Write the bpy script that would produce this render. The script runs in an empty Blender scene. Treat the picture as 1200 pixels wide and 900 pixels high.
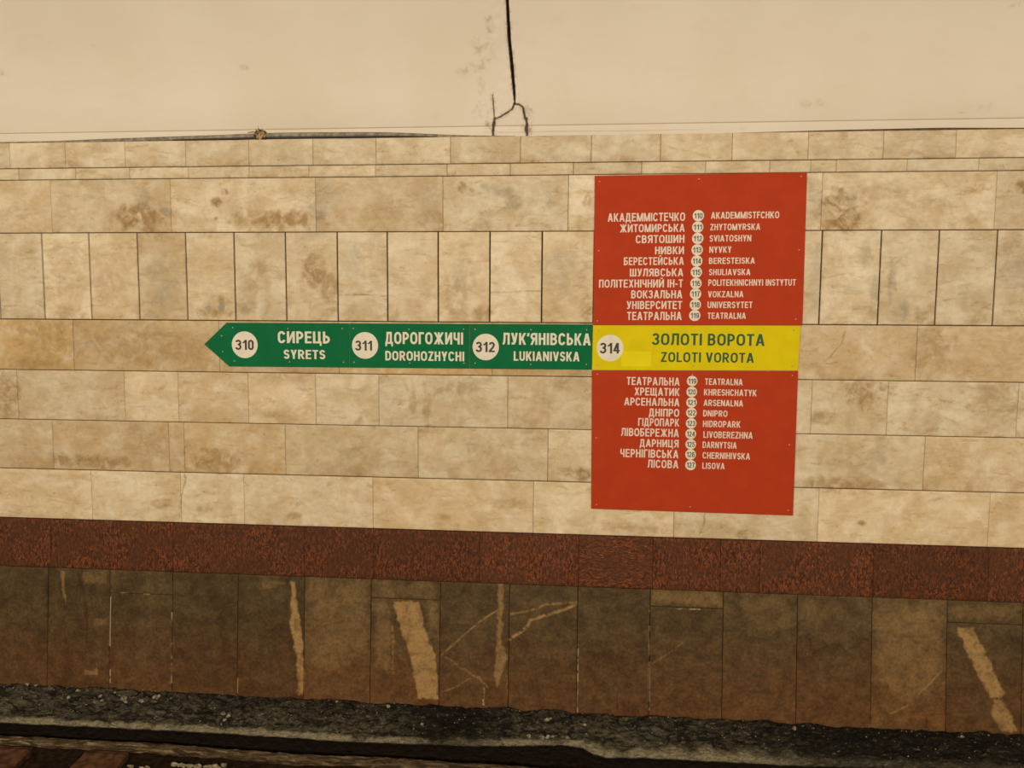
import bpy, math, random
import numpy as np
from mathutils import Matrix, Vector

# ------------------------------------------------------------------ camera, world, light, exposure
scene = bpy.context.scene
COL = scene.collection
CAM = np.array([0.0, -4.4, 1.6])
PITCH, YAW, FOC = math.radians(9.06), math.radians(5.007), 900.0
cam_data = bpy.data.cameras.new('camera')
cam_data.sensor_fit = 'HORIZONTAL'
cam_data.sensor_width = 36.0
cam_data.lens = 36.0 * FOC / 1200.0
cam_data.clip_start = 0.05
cam = bpy.data.objects.new('camera', cam_data)
cam.location = CAM.tolist()
cam.rotation_euler = (math.pi / 2 - PITCH, 0, YAW)
COL.objects.link(cam)
scene.camera = cam

scene.view_settings.view_transform = 'Standard'
scene.view_settings.look = 'None'
scene.view_settings.exposure = 0.0
scene.view_settings.gamma = 1.0
scene.view_settings.use_curve_mapping = False

world = bpy.data.worlds.new('world')
scene.world = world
world.use_nodes = True
bg = world.node_tree.nodes['Background']
bg.inputs[0].default_value = (1.0, 0.90, 0.74, 1)
bg.inputs[1].default_value = 0.30


def area_light(name, loc, target, sx, sy, power, color):
    d = bpy.data.lights.new(name, 'AREA')
    d.shape = 'RECTANGLE'
    d.size, d.size_y = sx, sy
    d.energy = power
    d.color = color
    o = bpy.data.objects.new(name, d)
    o.location = loc
    v = Vector(target) - Vector(loc)
    o.rotation_euler = v.to_track_quat('-Z', 'Y').to_euler()
    COL.objects.link(o)
    return o


# the row of hall lamps hanging over the platform, behind the photographer
LAMP = (1.0, 0.90, 0.74)
area_light('hall_lamp_row', (-0.6, -8.6, 3.3), (-0.2, 0.0, 0.9), 18.0, 1.0, 980, LAMP)

# ------------------------------------------------------------------ picture <-> place geometry
cy_, sy_, cp_, sp_ = math.cos(YAW), math.sin(YAW), math.cos(PITCH), math.sin(PITCH)
FWD = np.array([-sy_ * cp_, cy_ * cp_, -sp_])
RGT = np.array([cy_, sy_, 0.0])
UPV = np.cross(RGT, FWD)


class Plane:
    """A plane running along X: y - y0 = tan(lean) * (z - z0); s runs up the plane, n faces the platform."""

    def __init__(self, y0, z0, lean):
        self.y0, self.z0, self.l = y0, z0, math.radians(lean)
        self.V = np.array([0, math.sin(self.l), math.cos(self.l)])
        self.N = np.array([0, -math.cos(self.l), math.sin(self.l)])

    def at(self, px, py):
        d = FWD + (px - 600) / FOC * RGT - (py - 450) / FOC * UPV
        O = np.array([0, self.y0, self.z0])
        t = (O - CAM) @ self.N / (d @ self.N)
        p = CAM + d * t
        return p[0], (p - O) @ self.V

    def pt(self, x, s, n=0.0):
        return np.array([x, self.y0, self.z0]) + s * self.V + n * self.N

    def pts(self, x, s, n):
        x, s, n = np.broadcast_arrays(x, s, n)
        return np.stack([x, self.y0 + s * self.V[1] + n * self.N[1], self.z0 + s * self.V[2] + n * self.N[2]], -1)


MARBLE = Plane(0.0, 1.6, 4.21)
_s = MARBLE.at(600, 624.5)[1]
_p = MARBLE.pt(0, _s)
GRANITE = Plane(_p[1], _p[2], 6.5)
_s = GRANITE.at(600, 684.5)[1]
S_GRAN_BOT = _s
_p = GRANITE.pt(0, _s)
PLINTH = Plane(_p[1], _p[2], 8.83)
S_PL_BOT = PLINTH.at(600, 829)[1]
_p = PLINTH.pt(0, S_PL_BOT)
Y_BOT, Z_BOT = _p[1], _p[2]
X0, X1 = -6.6, 6.2


# ------------------------------------------------------------------ numpy noise
def _hash(ix, iy, seed):
    h = (ix.astype(np.int64) * 374761393 + iy.astype(np.int64) * 668265263 + seed * 1442695041) & 0xFFFFFFFF
    h = ((h ^ (h >> 13)) * 1274126177) & 0xFFFFFFFF
    return ((h ^ (h >> 16)) & 0xFFFF) / 65535.0


def vnoise(x, y, seed=0):
    ix, iy = np.floor(x), np.floor(y)
    fx, fy = x - ix, y - iy
    fx, fy = fx * fx * (3 - 2 * fx), fy * fy * (3 - 2 * fy)
    a, b = _hash(ix, iy, seed), _hash(ix + 1, iy, seed)
    c, d = _hash(ix, iy + 1, seed), _hash(ix + 1, iy + 1, seed)
    return (a * (1 - fx) + b * fx) * (1 - fy) + (c * (1 - fx) + d * fx) * fy


def fbm(x, y, seed=0, octaves=4):
    v, a, t = 0.0, 1.0, 0.0
    for k in range(octaves):
        v = v + a * vnoise(x * 2 ** k, y * 2 ** k, seed + 17 * k)
        t += a
        a *= 0.55
    return v / t


def smooth(a, b, x):
    t = np.clip((x - a) / (b - a), 0, 1)
    return t * t * (3 - 2 * t)


def seg_dist(x, y, pts):
    """distance to a polyline, and the fraction along it"""
    best = np.full(np.shape(x), 1e9)
    frac = np.zeros(np.shape(x))
    n = len(pts) - 1
    for k in range(n):
        (ax, ay), (bx, by) = pts[k], pts[k + 1]
        dx, dy = bx - ax, by - ay
        t = np.clip(((x - ax) * dx + (y - ay) * dy) / (dx * dx + dy * dy + 1e-12), 0, 1)
        d = np.hypot(x - ax - t * dx, y - ay - t * dy)
        m = d < best
        best = np.where(m, d, best)
        frac = np.where(m, (k + t) / n, frac)
    return best, frac


def poly_sdf(x, y, pts):
    """signed distance to a polygon, negative inside"""
    d, _ = seg_dist(x, y, list(pts) + [pts[0]])
    inside = np.zeros(np.shape(x), bool)
    n = len(pts)
    for k in range(n):
        (ax, ay), (bx, by) = pts[k], pts[(k + 1) % n]
        c = ((ay > y) != (by > y)) & (x < (bx - ax) * (y - ay) / (by - ay + 1e-12) + ax)
        inside ^= c
    return np.where(inside, -d, d)


# ------------------------------------------------------------------ mesh helpers
def make_object(name, verts, faces, mat, parent=None, smooth_shade=False, colors=None, uv=None):
    me = bpy.data.meshes.new(name)
    verts = np.asarray(verts, dtype=np.float64).reshape(-1, 3)
    if isinstance(faces, np.ndarray):
        me.vertices.add(len(verts))
        me.vertices.foreach_set('co', verts.astype(np.float32).ravel())
        nf, k = faces.shape
        me.loops.add(nf * k)
        me.loops.foreach_set('vertex_index', faces.astype(np.int32).ravel())
        me.polygons.add(nf)
        me.polygons.foreach_set('loop_start', np.arange(0, nf * k, k, dtype=np.int32))
        me.polygons.foreach_set('loop_total', np.full(nf, k, dtype=np.int32))
        me.update(calc_edges=True)
    else:
        me.from_pydata(verts.tolist(), [], faces)
    me.validate()
    if colors is not None:
        a = me.attributes.new('paint', 'FLOAT_COLOR', 'POINT')
        a.data.foreach_set('color', np.asarray(colors, np.float32).ravel())
    if uv is not None:
        a = me.attributes.new('place', 'FLOAT_VECTOR', 'POINT')
        a.data.foreach_set('vector', np.asarray(uv, np.float32).ravel())
    if smooth_shade:
        me.polygons.foreach_set('use_smooth', np.ones(len(me.polygons), bool))
    me.materials.append(mat)
    o = bpy.data.objects.new(name, me)
    COL.objects.link(o)
    if parent is not None:
        o.parent = parent
    return o


def structure(o):
    o['kind'] = 'structure'
    return o


def grid_faces(nu, nv, base=0):
    i, j = np.meshgrid(np.arange(nu - 1), np.arange(nv - 1), indexing='ij')
    a = base + i * nv + j
    return np.stack([a, a + nv, a + nv + 1, a + 1], -1).reshape(-1, 4)


class TileField:
    """Stone slabs set edge to edge; every slab is real, with its own thickness, gap and tone."""

    def __init__(self, plane, res=0.009, depth=0.016):
        self.p, self.res, self.depth, self.span = plane, res, depth, None
        self.v, self.f, self.c, self.u, self.n = [], [], [], [], 0

    def tile(self, x0, x1, s0, s1, gx=0.002, gs=0.003, n=0.0, tone=0.5, seed=0, paint=None, swap=False, edge=0.0012, warm=0.0):
        a, b, c, d = x0 + gx / 2, x1 - gx / 2, s0 + gs / 2, s1 - gs / 2
        res = self.res if -3.3 < (x0 + x1) / 2 < 3.1 else max(self.res, .03)
        nu, nv = max(4, int((b - a) / res) + 2), max(4, int((d - c) / res) + 2)
        xs = np.concatenate([[a, a], np.linspace(a + 0.0025, b - 0.0025, nu), [b, b]])
        ss = np.concatenate([[c, c], np.linspace(c + 0.0025, d - 0.0025, nv), [d, d]])
        X, S = np.meshgrid(xs, ss, indexing='ij')
        Nn = np.full(X.shape, n)
        Nn[1, :] -= edge; Nn[-2, :] -= edge; Nn[:, 1] -= edge; Nn[:, -2] -= edge
        for sl in (np.s_[0, :], np.s_[-1, :], np.s_[:, 0], np.s_[:, -1]):
            Nn[sl] = n - self.depth
        P = self.p.pts(X, S, Nn).reshape(-1, 3)
        col = np.zeros(X.shape + (4,))
        col[..., 2] = tone
        col[..., 3] = warm
        if paint:
            paint(X, S, col)
        rng = random.Random(seed)
        off = np.array([rng.uniform(-30, 30), rng.uniform(-30, 30), rng.uniform(-30, 30)])
        U = np.stack([S if swap else X, X if swap else S, (S - c) / (d - c) if self.span is None else (S - self.span[0]) / (self.span[1] - self.span[0])], -1)
        U[..., 0] += off[0]
        U[..., 1] += off[1]
        self.v.append(P); self.c.append(col.reshape(-1, 4)); self.u.append(U.reshape(-1, 3))
        self.f.append(grid_faces(len(xs), len(ss), self.n))
        self.n += len(P)

    def backing(self, x0, x1, s0, s1, depth):
        pass

    def build(self, name, mat):
        return make_object(name, np.concatenate(self.v), np.concatenate(self.f), mat, colors=np.concatenate(self.c),
                           uv=np.concatenate(self.u))


# ------------------------------------------------------------------ materials
def new_mat(name):
    m = bpy.data.materials.new(name)
    m.use_nodes = True
    nt = m.node_tree
    b = nt.nodes['Principled BSDF']
    return m, nt, b


class NT:
    def __init__(self, nt):
        self.nt = nt

    def n(self, t, **kw):
        nd = self.nt.nodes.new(t)
        for k, v in kw.items():
            setattr(nd, k, v)
        return nd

    def link(self, a, b):
        self.nt.links.new(a, b)

    def val(self, sock, v):
        if hasattr(v, 'is_linked'):
            self.link(v, sock)
        else:
            sock.default_value = v

    def noise(self, vec, scale, detail=4, rough=0.55, dist=0.0):
        nd = self.n('ShaderNodeTexNoise')
        self.link(vec, nd.inputs['Vector'])
        nd.inputs['Scale'].default_value = scale
        nd.inputs['Detail'].default_value = detail
        nd.inputs['Roughness'].default_value = rough
        nd.inputs['Distortion'].default_value = dist
        return nd.outputs['Fac']

    def voronoi(self, vec, scale, feature='F1', out='Distance'):
        nd = self.n('ShaderNodeTexVoronoi', feature=feature)
        self.link(vec, nd.inputs['Vector'])
        nd.inputs['Scale'].default_value = scale
        return nd.outputs[out]

    def mapping(self, vec, rot=(0, 0, 0), scale=(1, 1, 1)):
        nd = self.n('ShaderNodeMapping')
        self.link(vec, nd.inputs['Vector'])
        nd.inputs['Rotation'].default_value = rot
        nd.inputs['Scale'].default_value = scale
        return nd.outputs[0]

    def ramp(self, fac, lo, hi, a=0.0, b=1.0):
        nd = self.n('ShaderNodeMapRange', interpolation_type='SMOOTHSTEP')
        self.link(fac, nd.inputs['Value'])
        nd.inputs['From Min'].default_value = lo
        nd.inputs['From Max'].default_value = hi
        nd.inputs['To Min'].default_value = a
        nd.inputs['To Max'].default_value = b
        return nd.outputs[0]

    def math(self, op, a, b=None):
        nd = self.n('ShaderNodeMath', operation=op)
        self.val(nd.inputs[0], a)
        if b is not None:
            self.val(nd.inputs[1], b)
        return nd.outputs[0]

    def mix(self, fac, a, b, blend='MIX'):
        nd = self.n('ShaderNodeMix', data_type='RGBA', blend_type=blend)
        self.val(nd.inputs['Factor'], fac)
        for sock, v in ((nd.inputs['A'], a), (nd.inputs['B'], b)):
            if hasattr(v, 'is_linked'):
                self.link(v, sock)
            else:
                sock.default_value = (*v, 1)
        return nd.outputs['Result']

    def attr(self, name):
        return self.n('ShaderNodeAttribute', attribute_name=name)

    def sep(self, col):
        nd = self.n('ShaderNodeSeparateColor')
        self.link(col, nd.inputs[0])
        return nd.outputs

    def bump(self, h, strength, dist):
        nd = self.n('ShaderNodeBump')
        self.link(h, nd.inputs['Height'])
        nd.inputs['Strength'].default_value = strength
        nd.inputs['Distance'].default_value = dist
        return nd.outputs[0]


def plain(name, col, rough=0.5, spec=0.4, speck=0.06, scale=60, metal=0.0):
    m, nt, b = new_mat(name)
    T = NT(nt)
    co = T.n('ShaderNodeTexCoord').outputs['Object']
    f = T.noise(co, scale, 3)
    dark = tuple(c * (1 - speck * 2) for c in col)
    lite = tuple(min(1, c * (1 + speck)) for c in col)
    T.link(T.mix(T.ramp(f, 0.3, 0.7), dark, lite), b.inputs['Base Color'])
    b.inputs['Roughness'].default_value = rough
    b.inputs['Specular IOR Level'].default_value = spec
    b.inputs['Metallic'].default_value = metal
    return m


def marble_material():
    m, nt, b = new_mat('cream_marble')
    T = NT(nt)
    vec = T.attr('place').outputs['Vector']
    pr = T.sep(T.attr('paint').outputs['Color'])
    brown, grey, tone = pr[0], pr[1], pr[2]
    warm = T.attr('paint').outputs['Alpha']
    vz = T.n('ShaderNodeSeparateXYZ')
    T.link(vec, vz.inputs[0])
    low = T.ramp(vz.outputs['Z'], 0.45, 0.0)
    flat = T.mapping(vec, scale=(1, 1, 0))
    n1 = T.noise(flat, 5.5, 6, 0.6, 0.6)
    n2 = T.noise(T.mapping(flat, rot=(0, 0, 0.6), scale=(2.2, 7.0, 0)), 2.6, 6, 0.62, 0.8)
    n3 = T.noise(flat, 28, 5, 0.65, 0.3)
    n4 = T.noise(T.mapping(flat, rot=(0, 0, -0.5), scale=(1.5, 4, 0)), 4.0, 5, 0.6, 1.4)
    c = T.mix(T.ramp(n1, 0.32, 0.68), MC['cream'], MC['tan'])
    c = T.mix(T.math('MULTIPLY', warm, T.ramp(T.noise(flat, 8, 6, 0.62, 0.7), 0.30, 0.60, 0.25, 1.0)), c, MC['warm'])
    c = T.mix(T.ramp(n2, 0.53, 0.74, 0, 0.65), c, MC['ochre'])
    c = T.mix(T.ramp(n4, 0.60, 0.82, 0, 0.5), c, MC['greyc'])
    lb = T.math('MULTIPLY', low, T.ramp(T.noise(flat, 7, 5, 0.6, 0.5), 0.46, 0.72))
    c = T.mix(T.math('MULTIPLY', lb, 0.55), c, MC['brown'])
    c = T.mix(T.math('MULTIPLY', brown, T.ramp(T.noise(flat, 16, 6, 0.65, 0.8), 0.3, 0.62)), c, MC['brown'])
    c = T.mix(T.math('MULTIPLY', grey, T.ramp(T.noise(flat, 14, 6, 0.62, 0.6), 0.25, 0.65)), c, MC['greyd'])
    nv = T.noise(T.mapping(flat, rot=(0, 0, 0.75), scale=(1.0, 2.2, 0)), 6.5, 4, 0.55, 1.2)
    vein = T.ramp(T.math('ABSOLUTE', T.math('SUBTRACT', nv, 0.5)), 0.016, 0.0, 0.0, 1.0)
    c = T.mix(T.math('MULTIPLY', vein, T.ramp(n2, 0.45, 0.65, 0.0, 0.5)), c, MC['pit'])
    n6 = T.noise(T.mapping(flat, rot=(0, 0, 0.5), scale=(26, 60, 0)), 1.0, 5, 0.7, 0.6)
    c = T.mix(T.math('MULTIPLY', T.ramp(n6, 0.56, 0.70), T.ramp(n1, 0.40, 0.62, 0.0, 0.42)), c, MC['brown'])
    sp = T.math('MULTIPLY', T.ramp(n3, 0.63, 0.72), T.ramp(n1, 0.42, 0.62, 0.05, 0.7))
    c = T.mix(sp, c, MC['pit'])
    fine = T.math('MULTIPLY', T.ramp(n3, 0.3, 0.7, 0.92, 1.05), T.ramp(n4, 0.3, 0.7, 1.04, 0.93))
    k = T.math('MULTIPLY', fine, T.ramp(tone, 0.0, 1.0, 0.70, 1.30))
    tc = T.n('ShaderNodeCombineColor')
    for q in range(3):
        T.link(k, tc.inputs[q])
    c = T.mix(1.0, c, tc.outputs[0], 'MULTIPLY')
    T.link(c, b.inputs['Base Color'])
    b.inputs['Roughness'].default_value = 0.55
    b.inputs['Specular IOR Level'].default_value = 0.12
    T.link(T.bump(n3, 0.25, 0.002), b.inputs['Normal'])
    return m


MC = dict(cream=(0.70, 0.575, 0.395), tan=(0.56, 0.42, 0.245), ochre=(0.47, 0.30, 0.128), greyc=(0.45, 0.37, 0.25),
          brown=(0.32, 0.185, 0.066), greyd=(0.34, 0.275, 0.18), warm=(0.51, 0.325, 0.135), pit=(0.27, 0.17, 0.08))
M_MARBLE = marble_material()
M_MORTAR = plain('dark_joint_mortar', (0.062, 0.034, 0.017), 0.9, 0.05, 0.2, 40)


def granite_material():
    m, nt, b = new_mat('chiselled_red_granite')
    T = NT(nt)
    vec = T.mapping(T.attr('place').outputs['Vector'], scale=(1, 1, 0))
    tone = T.sep(T.attr('paint').outputs['Color'])[2]
    st = T.mapping(vec, scale=(90, 34, 0))
    n1 = T.noise(st, 1.0, 3, 0.6, 0.9)
    n2 = T.noise(T.mapping(vec, rot=(0, 0, 0.25), scale=(150, 60, 0)), 1.0, 2, 0.5, 0.5)
    n3 = T.noise(vec, 6, 3)
    c = T.mix(T.ramp(n1, 0.40, 0.62), (0.046, 0.016, 0.007), (0.195, 0.055, 0.017))
    c = T.mix(T.ramp(n2, 0.52, 0.66, 0, 0.85), c, (0.035, 0.015, 0.009))
    c = T.mix(T.ramp(n3, 0.35, 0.65, 0, 0.7), c, (0.075, 0.027, 0.011))
    fl = T.math('MULTIPLY', T.ramp(T.voronoi(st, 0.8), 0.30, 0.12), T.ramp(T.noise(vec, 9, 4), 0.48, 0.62, 0.0, 0.8))
    c = T.mix(fl, c, (0.30, 0.088, 0.024))
    k = T.ramp(tone, 0, 1, 0.6, 1.4)
    tc = T.n('ShaderNodeCombineColor')
    for q in range(3):
        T.link(k, tc.inputs[q])
    T.link(T.mix(1.0, c, tc.outputs[0], 'MULTIPLY'), b.inputs['Base Color'])
    b.inputs['Roughness'].default_value = 0.6
    b.inputs['Specular IOR Level'].default_value = 0.10
    T.link(T.bump(n1, 0.8, 0.006), b.inputs['Normal'])
    return m


M_GRANITE = granite_material()


def plinth_material():
    m, nt, b = new_mat('dark_dusty_stone')
    T = NT(nt)
    vec = T.attr('place').outputs['Vector']
    vz = T.n('ShaderNodeSeparateXYZ')
    T.link(vec, vz.inputs[0])
    flat = T.mapping(vec, scale=(1, 1, 0))
    pr = T.sep(T.attr('paint').outputs['Color'])
    mark, white, tone = pr[0], pr[1], pr[2]
    n1 = T.noise(flat, 4, 5, 0.6, 0.4)
    n3 = T.noise(flat, 55, 5, 0.7)
    n5 = T.noise(flat, 14, 5, 0.65, 0.4)
    c = T.mix(T.ramp(n1, 0.3, 0.7), (0.098, 0.060, 0.023), (0.064, 0.036, 0.014))
    dust = T.math('MULTIPLY', T.ramp(vz.outputs['Z'], 0.85, 0.0), T.ramp(n1, 0.25, 0.6, 0.55, 1.0))
    c = T.mix(T.math('MULTIPLY', dust, 0.75), c, (0.116, 0.048, 0.0155))
    sp = T.ramp(T.voronoi(flat, 34), 0.13, 0.05, 0, 0.75)
    c = T.mix(T.math('MULTIPLY', sp, T.ramp(n1, 0.5, 0.7)), c, (0.23, 0.15, 0.055))
    k = T.math('MULTIPLY', T.math('MULTIPLY', T.ramp(n3, 0.32, 0.68, 0.76, 1.22), T.ramp(n5, 0.32, 0.68, 0.72, 1.22)), T.ramp(tone, 0, 1, 0.5, 1.5))
    tc = T.n('ShaderNodeCombineColor')
    for q in range(3):
        T.link(k, tc.inputs[q])
    c = T.mix(1.0, c, tc.outputs[0], 'MULTIPLY')
    c = T.mix(T.math('MULTIPLY', mark, T.math('MULTIPLY', T.ramp(n3, 0.3, 0.6, 0.6, 1.0), T.ramp(n5, 0.28, 0.6, 0.5, 1.0))), c, (0.33, 0.19, 0.069))
    c = T.mix(white, c, (0.46, 0.36, 0.21))
    T.link(c, b.inputs['Base Color'])
    b.inputs['Roughness'].default_value = 0.55
    b.inputs['Specular IOR Level'].default_value = 0.10
    T.link(T.bump(n3, 0.3, 0.003), b.inputs['Normal'])
    return m


M_PLINTH = plinth_material()


def plaster_material():
    m, nt, b = new_mat('cream_painted_plaster')
    T = NT(nt)
    co = T.n('ShaderNodeTexCoord').outputs['Object']
    pr = T.sep(T.attr('paint').outputs['Color'])
    n1 = T.noise(co, 1.6, 4, 0.5)
    n2 = T.noise(T.mapping(co, scale=(1, 1, 2.5)), 5, 4, 0.55)
    n3 = T.noise(co, 45, 4, 0.6)
    c = T.mix(T.ramp(n1, 0.3, 0.7), PC['a'], PC['b'])
    c = T.mix(T.ramp(n2, 0.55, 0.85, 0, 0.35), c, PC['c'])
    c = T.mix(T.math('MULTIPLY', pr[1], T.ramp(T.noise(co, 22, 5, 0.65, 0.5), 0.42, 0.68)), c, (0.36, 0.26, 0.15))
    c = T.mix(pr[2], c, (0.30, 0.21, 0.12))
    c = T.mix(pr[0], c, (0.022, 0.014, 0.008))
    T.link(c, b.inputs['Base Color'])
    b.inputs['Roughness'].default_value = 0.8
    b.inputs['Specular IOR Level'].default_value = 0.15
    T.link(T.bump(T.math('ADD', n3, T.math('MULTIPLY', n2, 2.0)), 0.18, 0.004), b.inputs['Normal'])
    return m


PC = dict(a=(0.72, 0.62, 0.50), b=(0.68, 0.58, 0.45), c=(0.62, 0.50, 0.365))
M_PLASTER = plaster_material()


def grime_material():
    m, nt, b = new_mat('grimy_wet_concrete')
    T = NT(nt)
    co = T.n('ShaderNodeTexCoord').outputs['Object']
    pr = T.sep(T.attr('paint').outputs['Color'])
    dustp, dark, lip = pr[0], pr[1], pr[2]
    st = T.mapping(co, scale=(1, 2.2, 2.2))
    n1 = T.noise(st, 9, 6, 0.65, 0.8)
    n2 = T.noise(st, 34, 6, 0.72, 0.8)
    n3 = T.noise(co, 110, 3, 0.6)
    c = T.mix(T.ramp(n2, 0.35, 0.66), (0.010, 0.008, 0.005), (0.075, 0.060, 0.035))
    c = T.mix(T.math('MULTIPLY', dustp, T.ramp(n1, 0.32, 0.6)), c, (0.115, 0.095, 0.058))
    fl = T.math('MULTIPLY', T.ramp(n2, 0.53, 0.63), T.ramp(n1, 0.46, 0.56))
    c = T.mix(fl, c, (0.25, 0.195, 0.105))
    c = T.mix(T.math('MULTIPLY', T.ramp(T.noise(st, 17, 5, 0.7, 0.5), 0.55, 0.66), 0.6), c, (0.075, 0.048, 0.022))
    bl = T.math('MULTIPLY', T.ramp(T.noise(st, 11, 6, 0.72, 1.0), 0.47, 0.57), T.math('SUBTRACT', 1.0, lip))
    c = T.mix(T.math('MULTIPLY', bl, 0.9), c, (0.008, 0.006, 0.004))
    c = T.mix(T.math('MULTIPLY', lip, T.ramp(n2, 0.36, 0.58, 0.2, 1.0)), c, (0.30, 0.245, 0.145))
    c = T.mix(T.math('MULTIPLY', dark, T.ramp(n2, 0.70, 0.52, 0.15, 1.0)), c, (0.009, 0.006, 0.0035))
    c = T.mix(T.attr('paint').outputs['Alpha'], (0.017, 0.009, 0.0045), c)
    T.link(c, b.inputs['Base Color'])
    T.link(T.ramp(n2, 0.3, 0.7, 0.40, 0.8), b.inputs['Roughness'])
    b.inputs['Specular IOR Level'].default_value = 0.14
    lum = T.noise(co, 16, 3, 0.5, 0.5)
    T.link(T.bump(T.math('ADD', T.math('ADD', n2, T.math('MULTIPLY', lum, 2.2)), T.math('MULTIPLY', n3, 0.4)), 1.0, 0.02), b.inputs['Normal'])
    return m


M_GRIME = grime_material()
M_BED = plain('oily_brown_trackbed', (0.022, 0.012, 0.006), 0.7, 0.06, 0.3, 30)
def kerb_material():
    m, nt, b = new_mat('flaking_brown_concrete')
    T = NT(nt)
    co = T.n('ShaderNodeTexCoord').outputs['Object']
    n1 = T.noise(T.mapping(co, scale=(9, 60, 60)), 1.0, 5, 0.65, 0.6)
    n2 = T.noise(T.mapping(co, scale=(4, 20, 20)), 1.0, 4, 0.6, 0.4)
    c = T.mix(T.ramp(n1, 0.38, 0.62), (0.030, 0.017, 0.008), (0.105, 0.068, 0.032))
    c = T.mix(T.math('MULTIPLY', T.ramp(n1, 0.54, 0.66), T.ramp(n2, 0.46, 0.58)), c, (0.25, 0.19, 0.105))
    T.link(c, b.inputs['Base Color'])
    b.inputs['Roughness'].default_value = 0.85
    b.inputs['Specular IOR Level'].default_value = 0.08
    T.link(T.bump(n1, 0.8, 0.01), b.inputs['Normal'])
    return m


M_KERB = kerb_material()
M_SLEEPER = plain('rust_stained_sleeper', (0.095, 0.043, 0.020), 0.75, 0.08, 0.25, 25)
M_CRUMB = plain('pale_plaster_crumbs', (0.25, 0.20, 0.115), 0.9, 0.1, 0.35, 60)
M_RED = plain('red_sign_enamel', (0.385, 0.037, 0.009), 0.55, 0.05, 0.03, 8)
M_GREEN = plain('green_sign_enamel', (0.004, 0.115, 0.038), 0.55, 0.05, 0.04, 8)
M_YELLOW = plain('yellow_sign_enamel', (0.60, 0.465, 0.002), 0.55, 0.05, 0.03, 8)
M_YPATCH = plain('pale_yellow_film', (0.66, 0.54, 0.006), 0.55, 0.05, 0.02, 8)
M_CREAM = plain('cream_vinyl', (0.64, 0.56, 0.42), 0.5, 0.3, 0.03, 20)
M_PINKCREAM = plain('cream_vinyl_letters_on_red', (0.64, 0.51, 0.40), 0.5, 0.3, 0.03, 20)
M_BLACK = plain('black_vinyl', (0.028, 0.020, 0.016), 0.5, 0.3, 0.05, 20)
M_DGREEN = plain('dark_green_vinyl', (0.006, 0.066, 0.008), 0.5, 0.3, 0.05, 20)
M_SCREW = plain('dulled_steel_screw', (0.42, 0.33, 0.22), 0.45, 0.5, 0.1, 90, 0.3)
M_CABLE = plain('grey_cable_jacket', (0.235, 0.20, 0.14), 0.6, 0.3, 0.2, 35)
M_BROWNCABLE = plain('brown_cable_jacket', (0.10, 0.058, 0.032), 0.6, 0.3, 0.2, 35)
M_TAPE = plain('frayed_brown_tape', (0.30, 0.20, 0.10), 0.85, 0.1, 0.48, 55)


def xs_of(plane, y600, pxs):
    """wall positions of upright joints, read at the picture height the course has at each x"""
    out = []
    for px in pxs:
        y = y600 + (px - 600) * (y600 - 311) * 0.119 / 1200
        out.append(plane.at(px, y)[0])
    return out


def blob(plane, px, py, rx, ry):
    x, s = plane.at(px, py)
    return x, s, rx * 0.0049, ry * 0.0049


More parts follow.
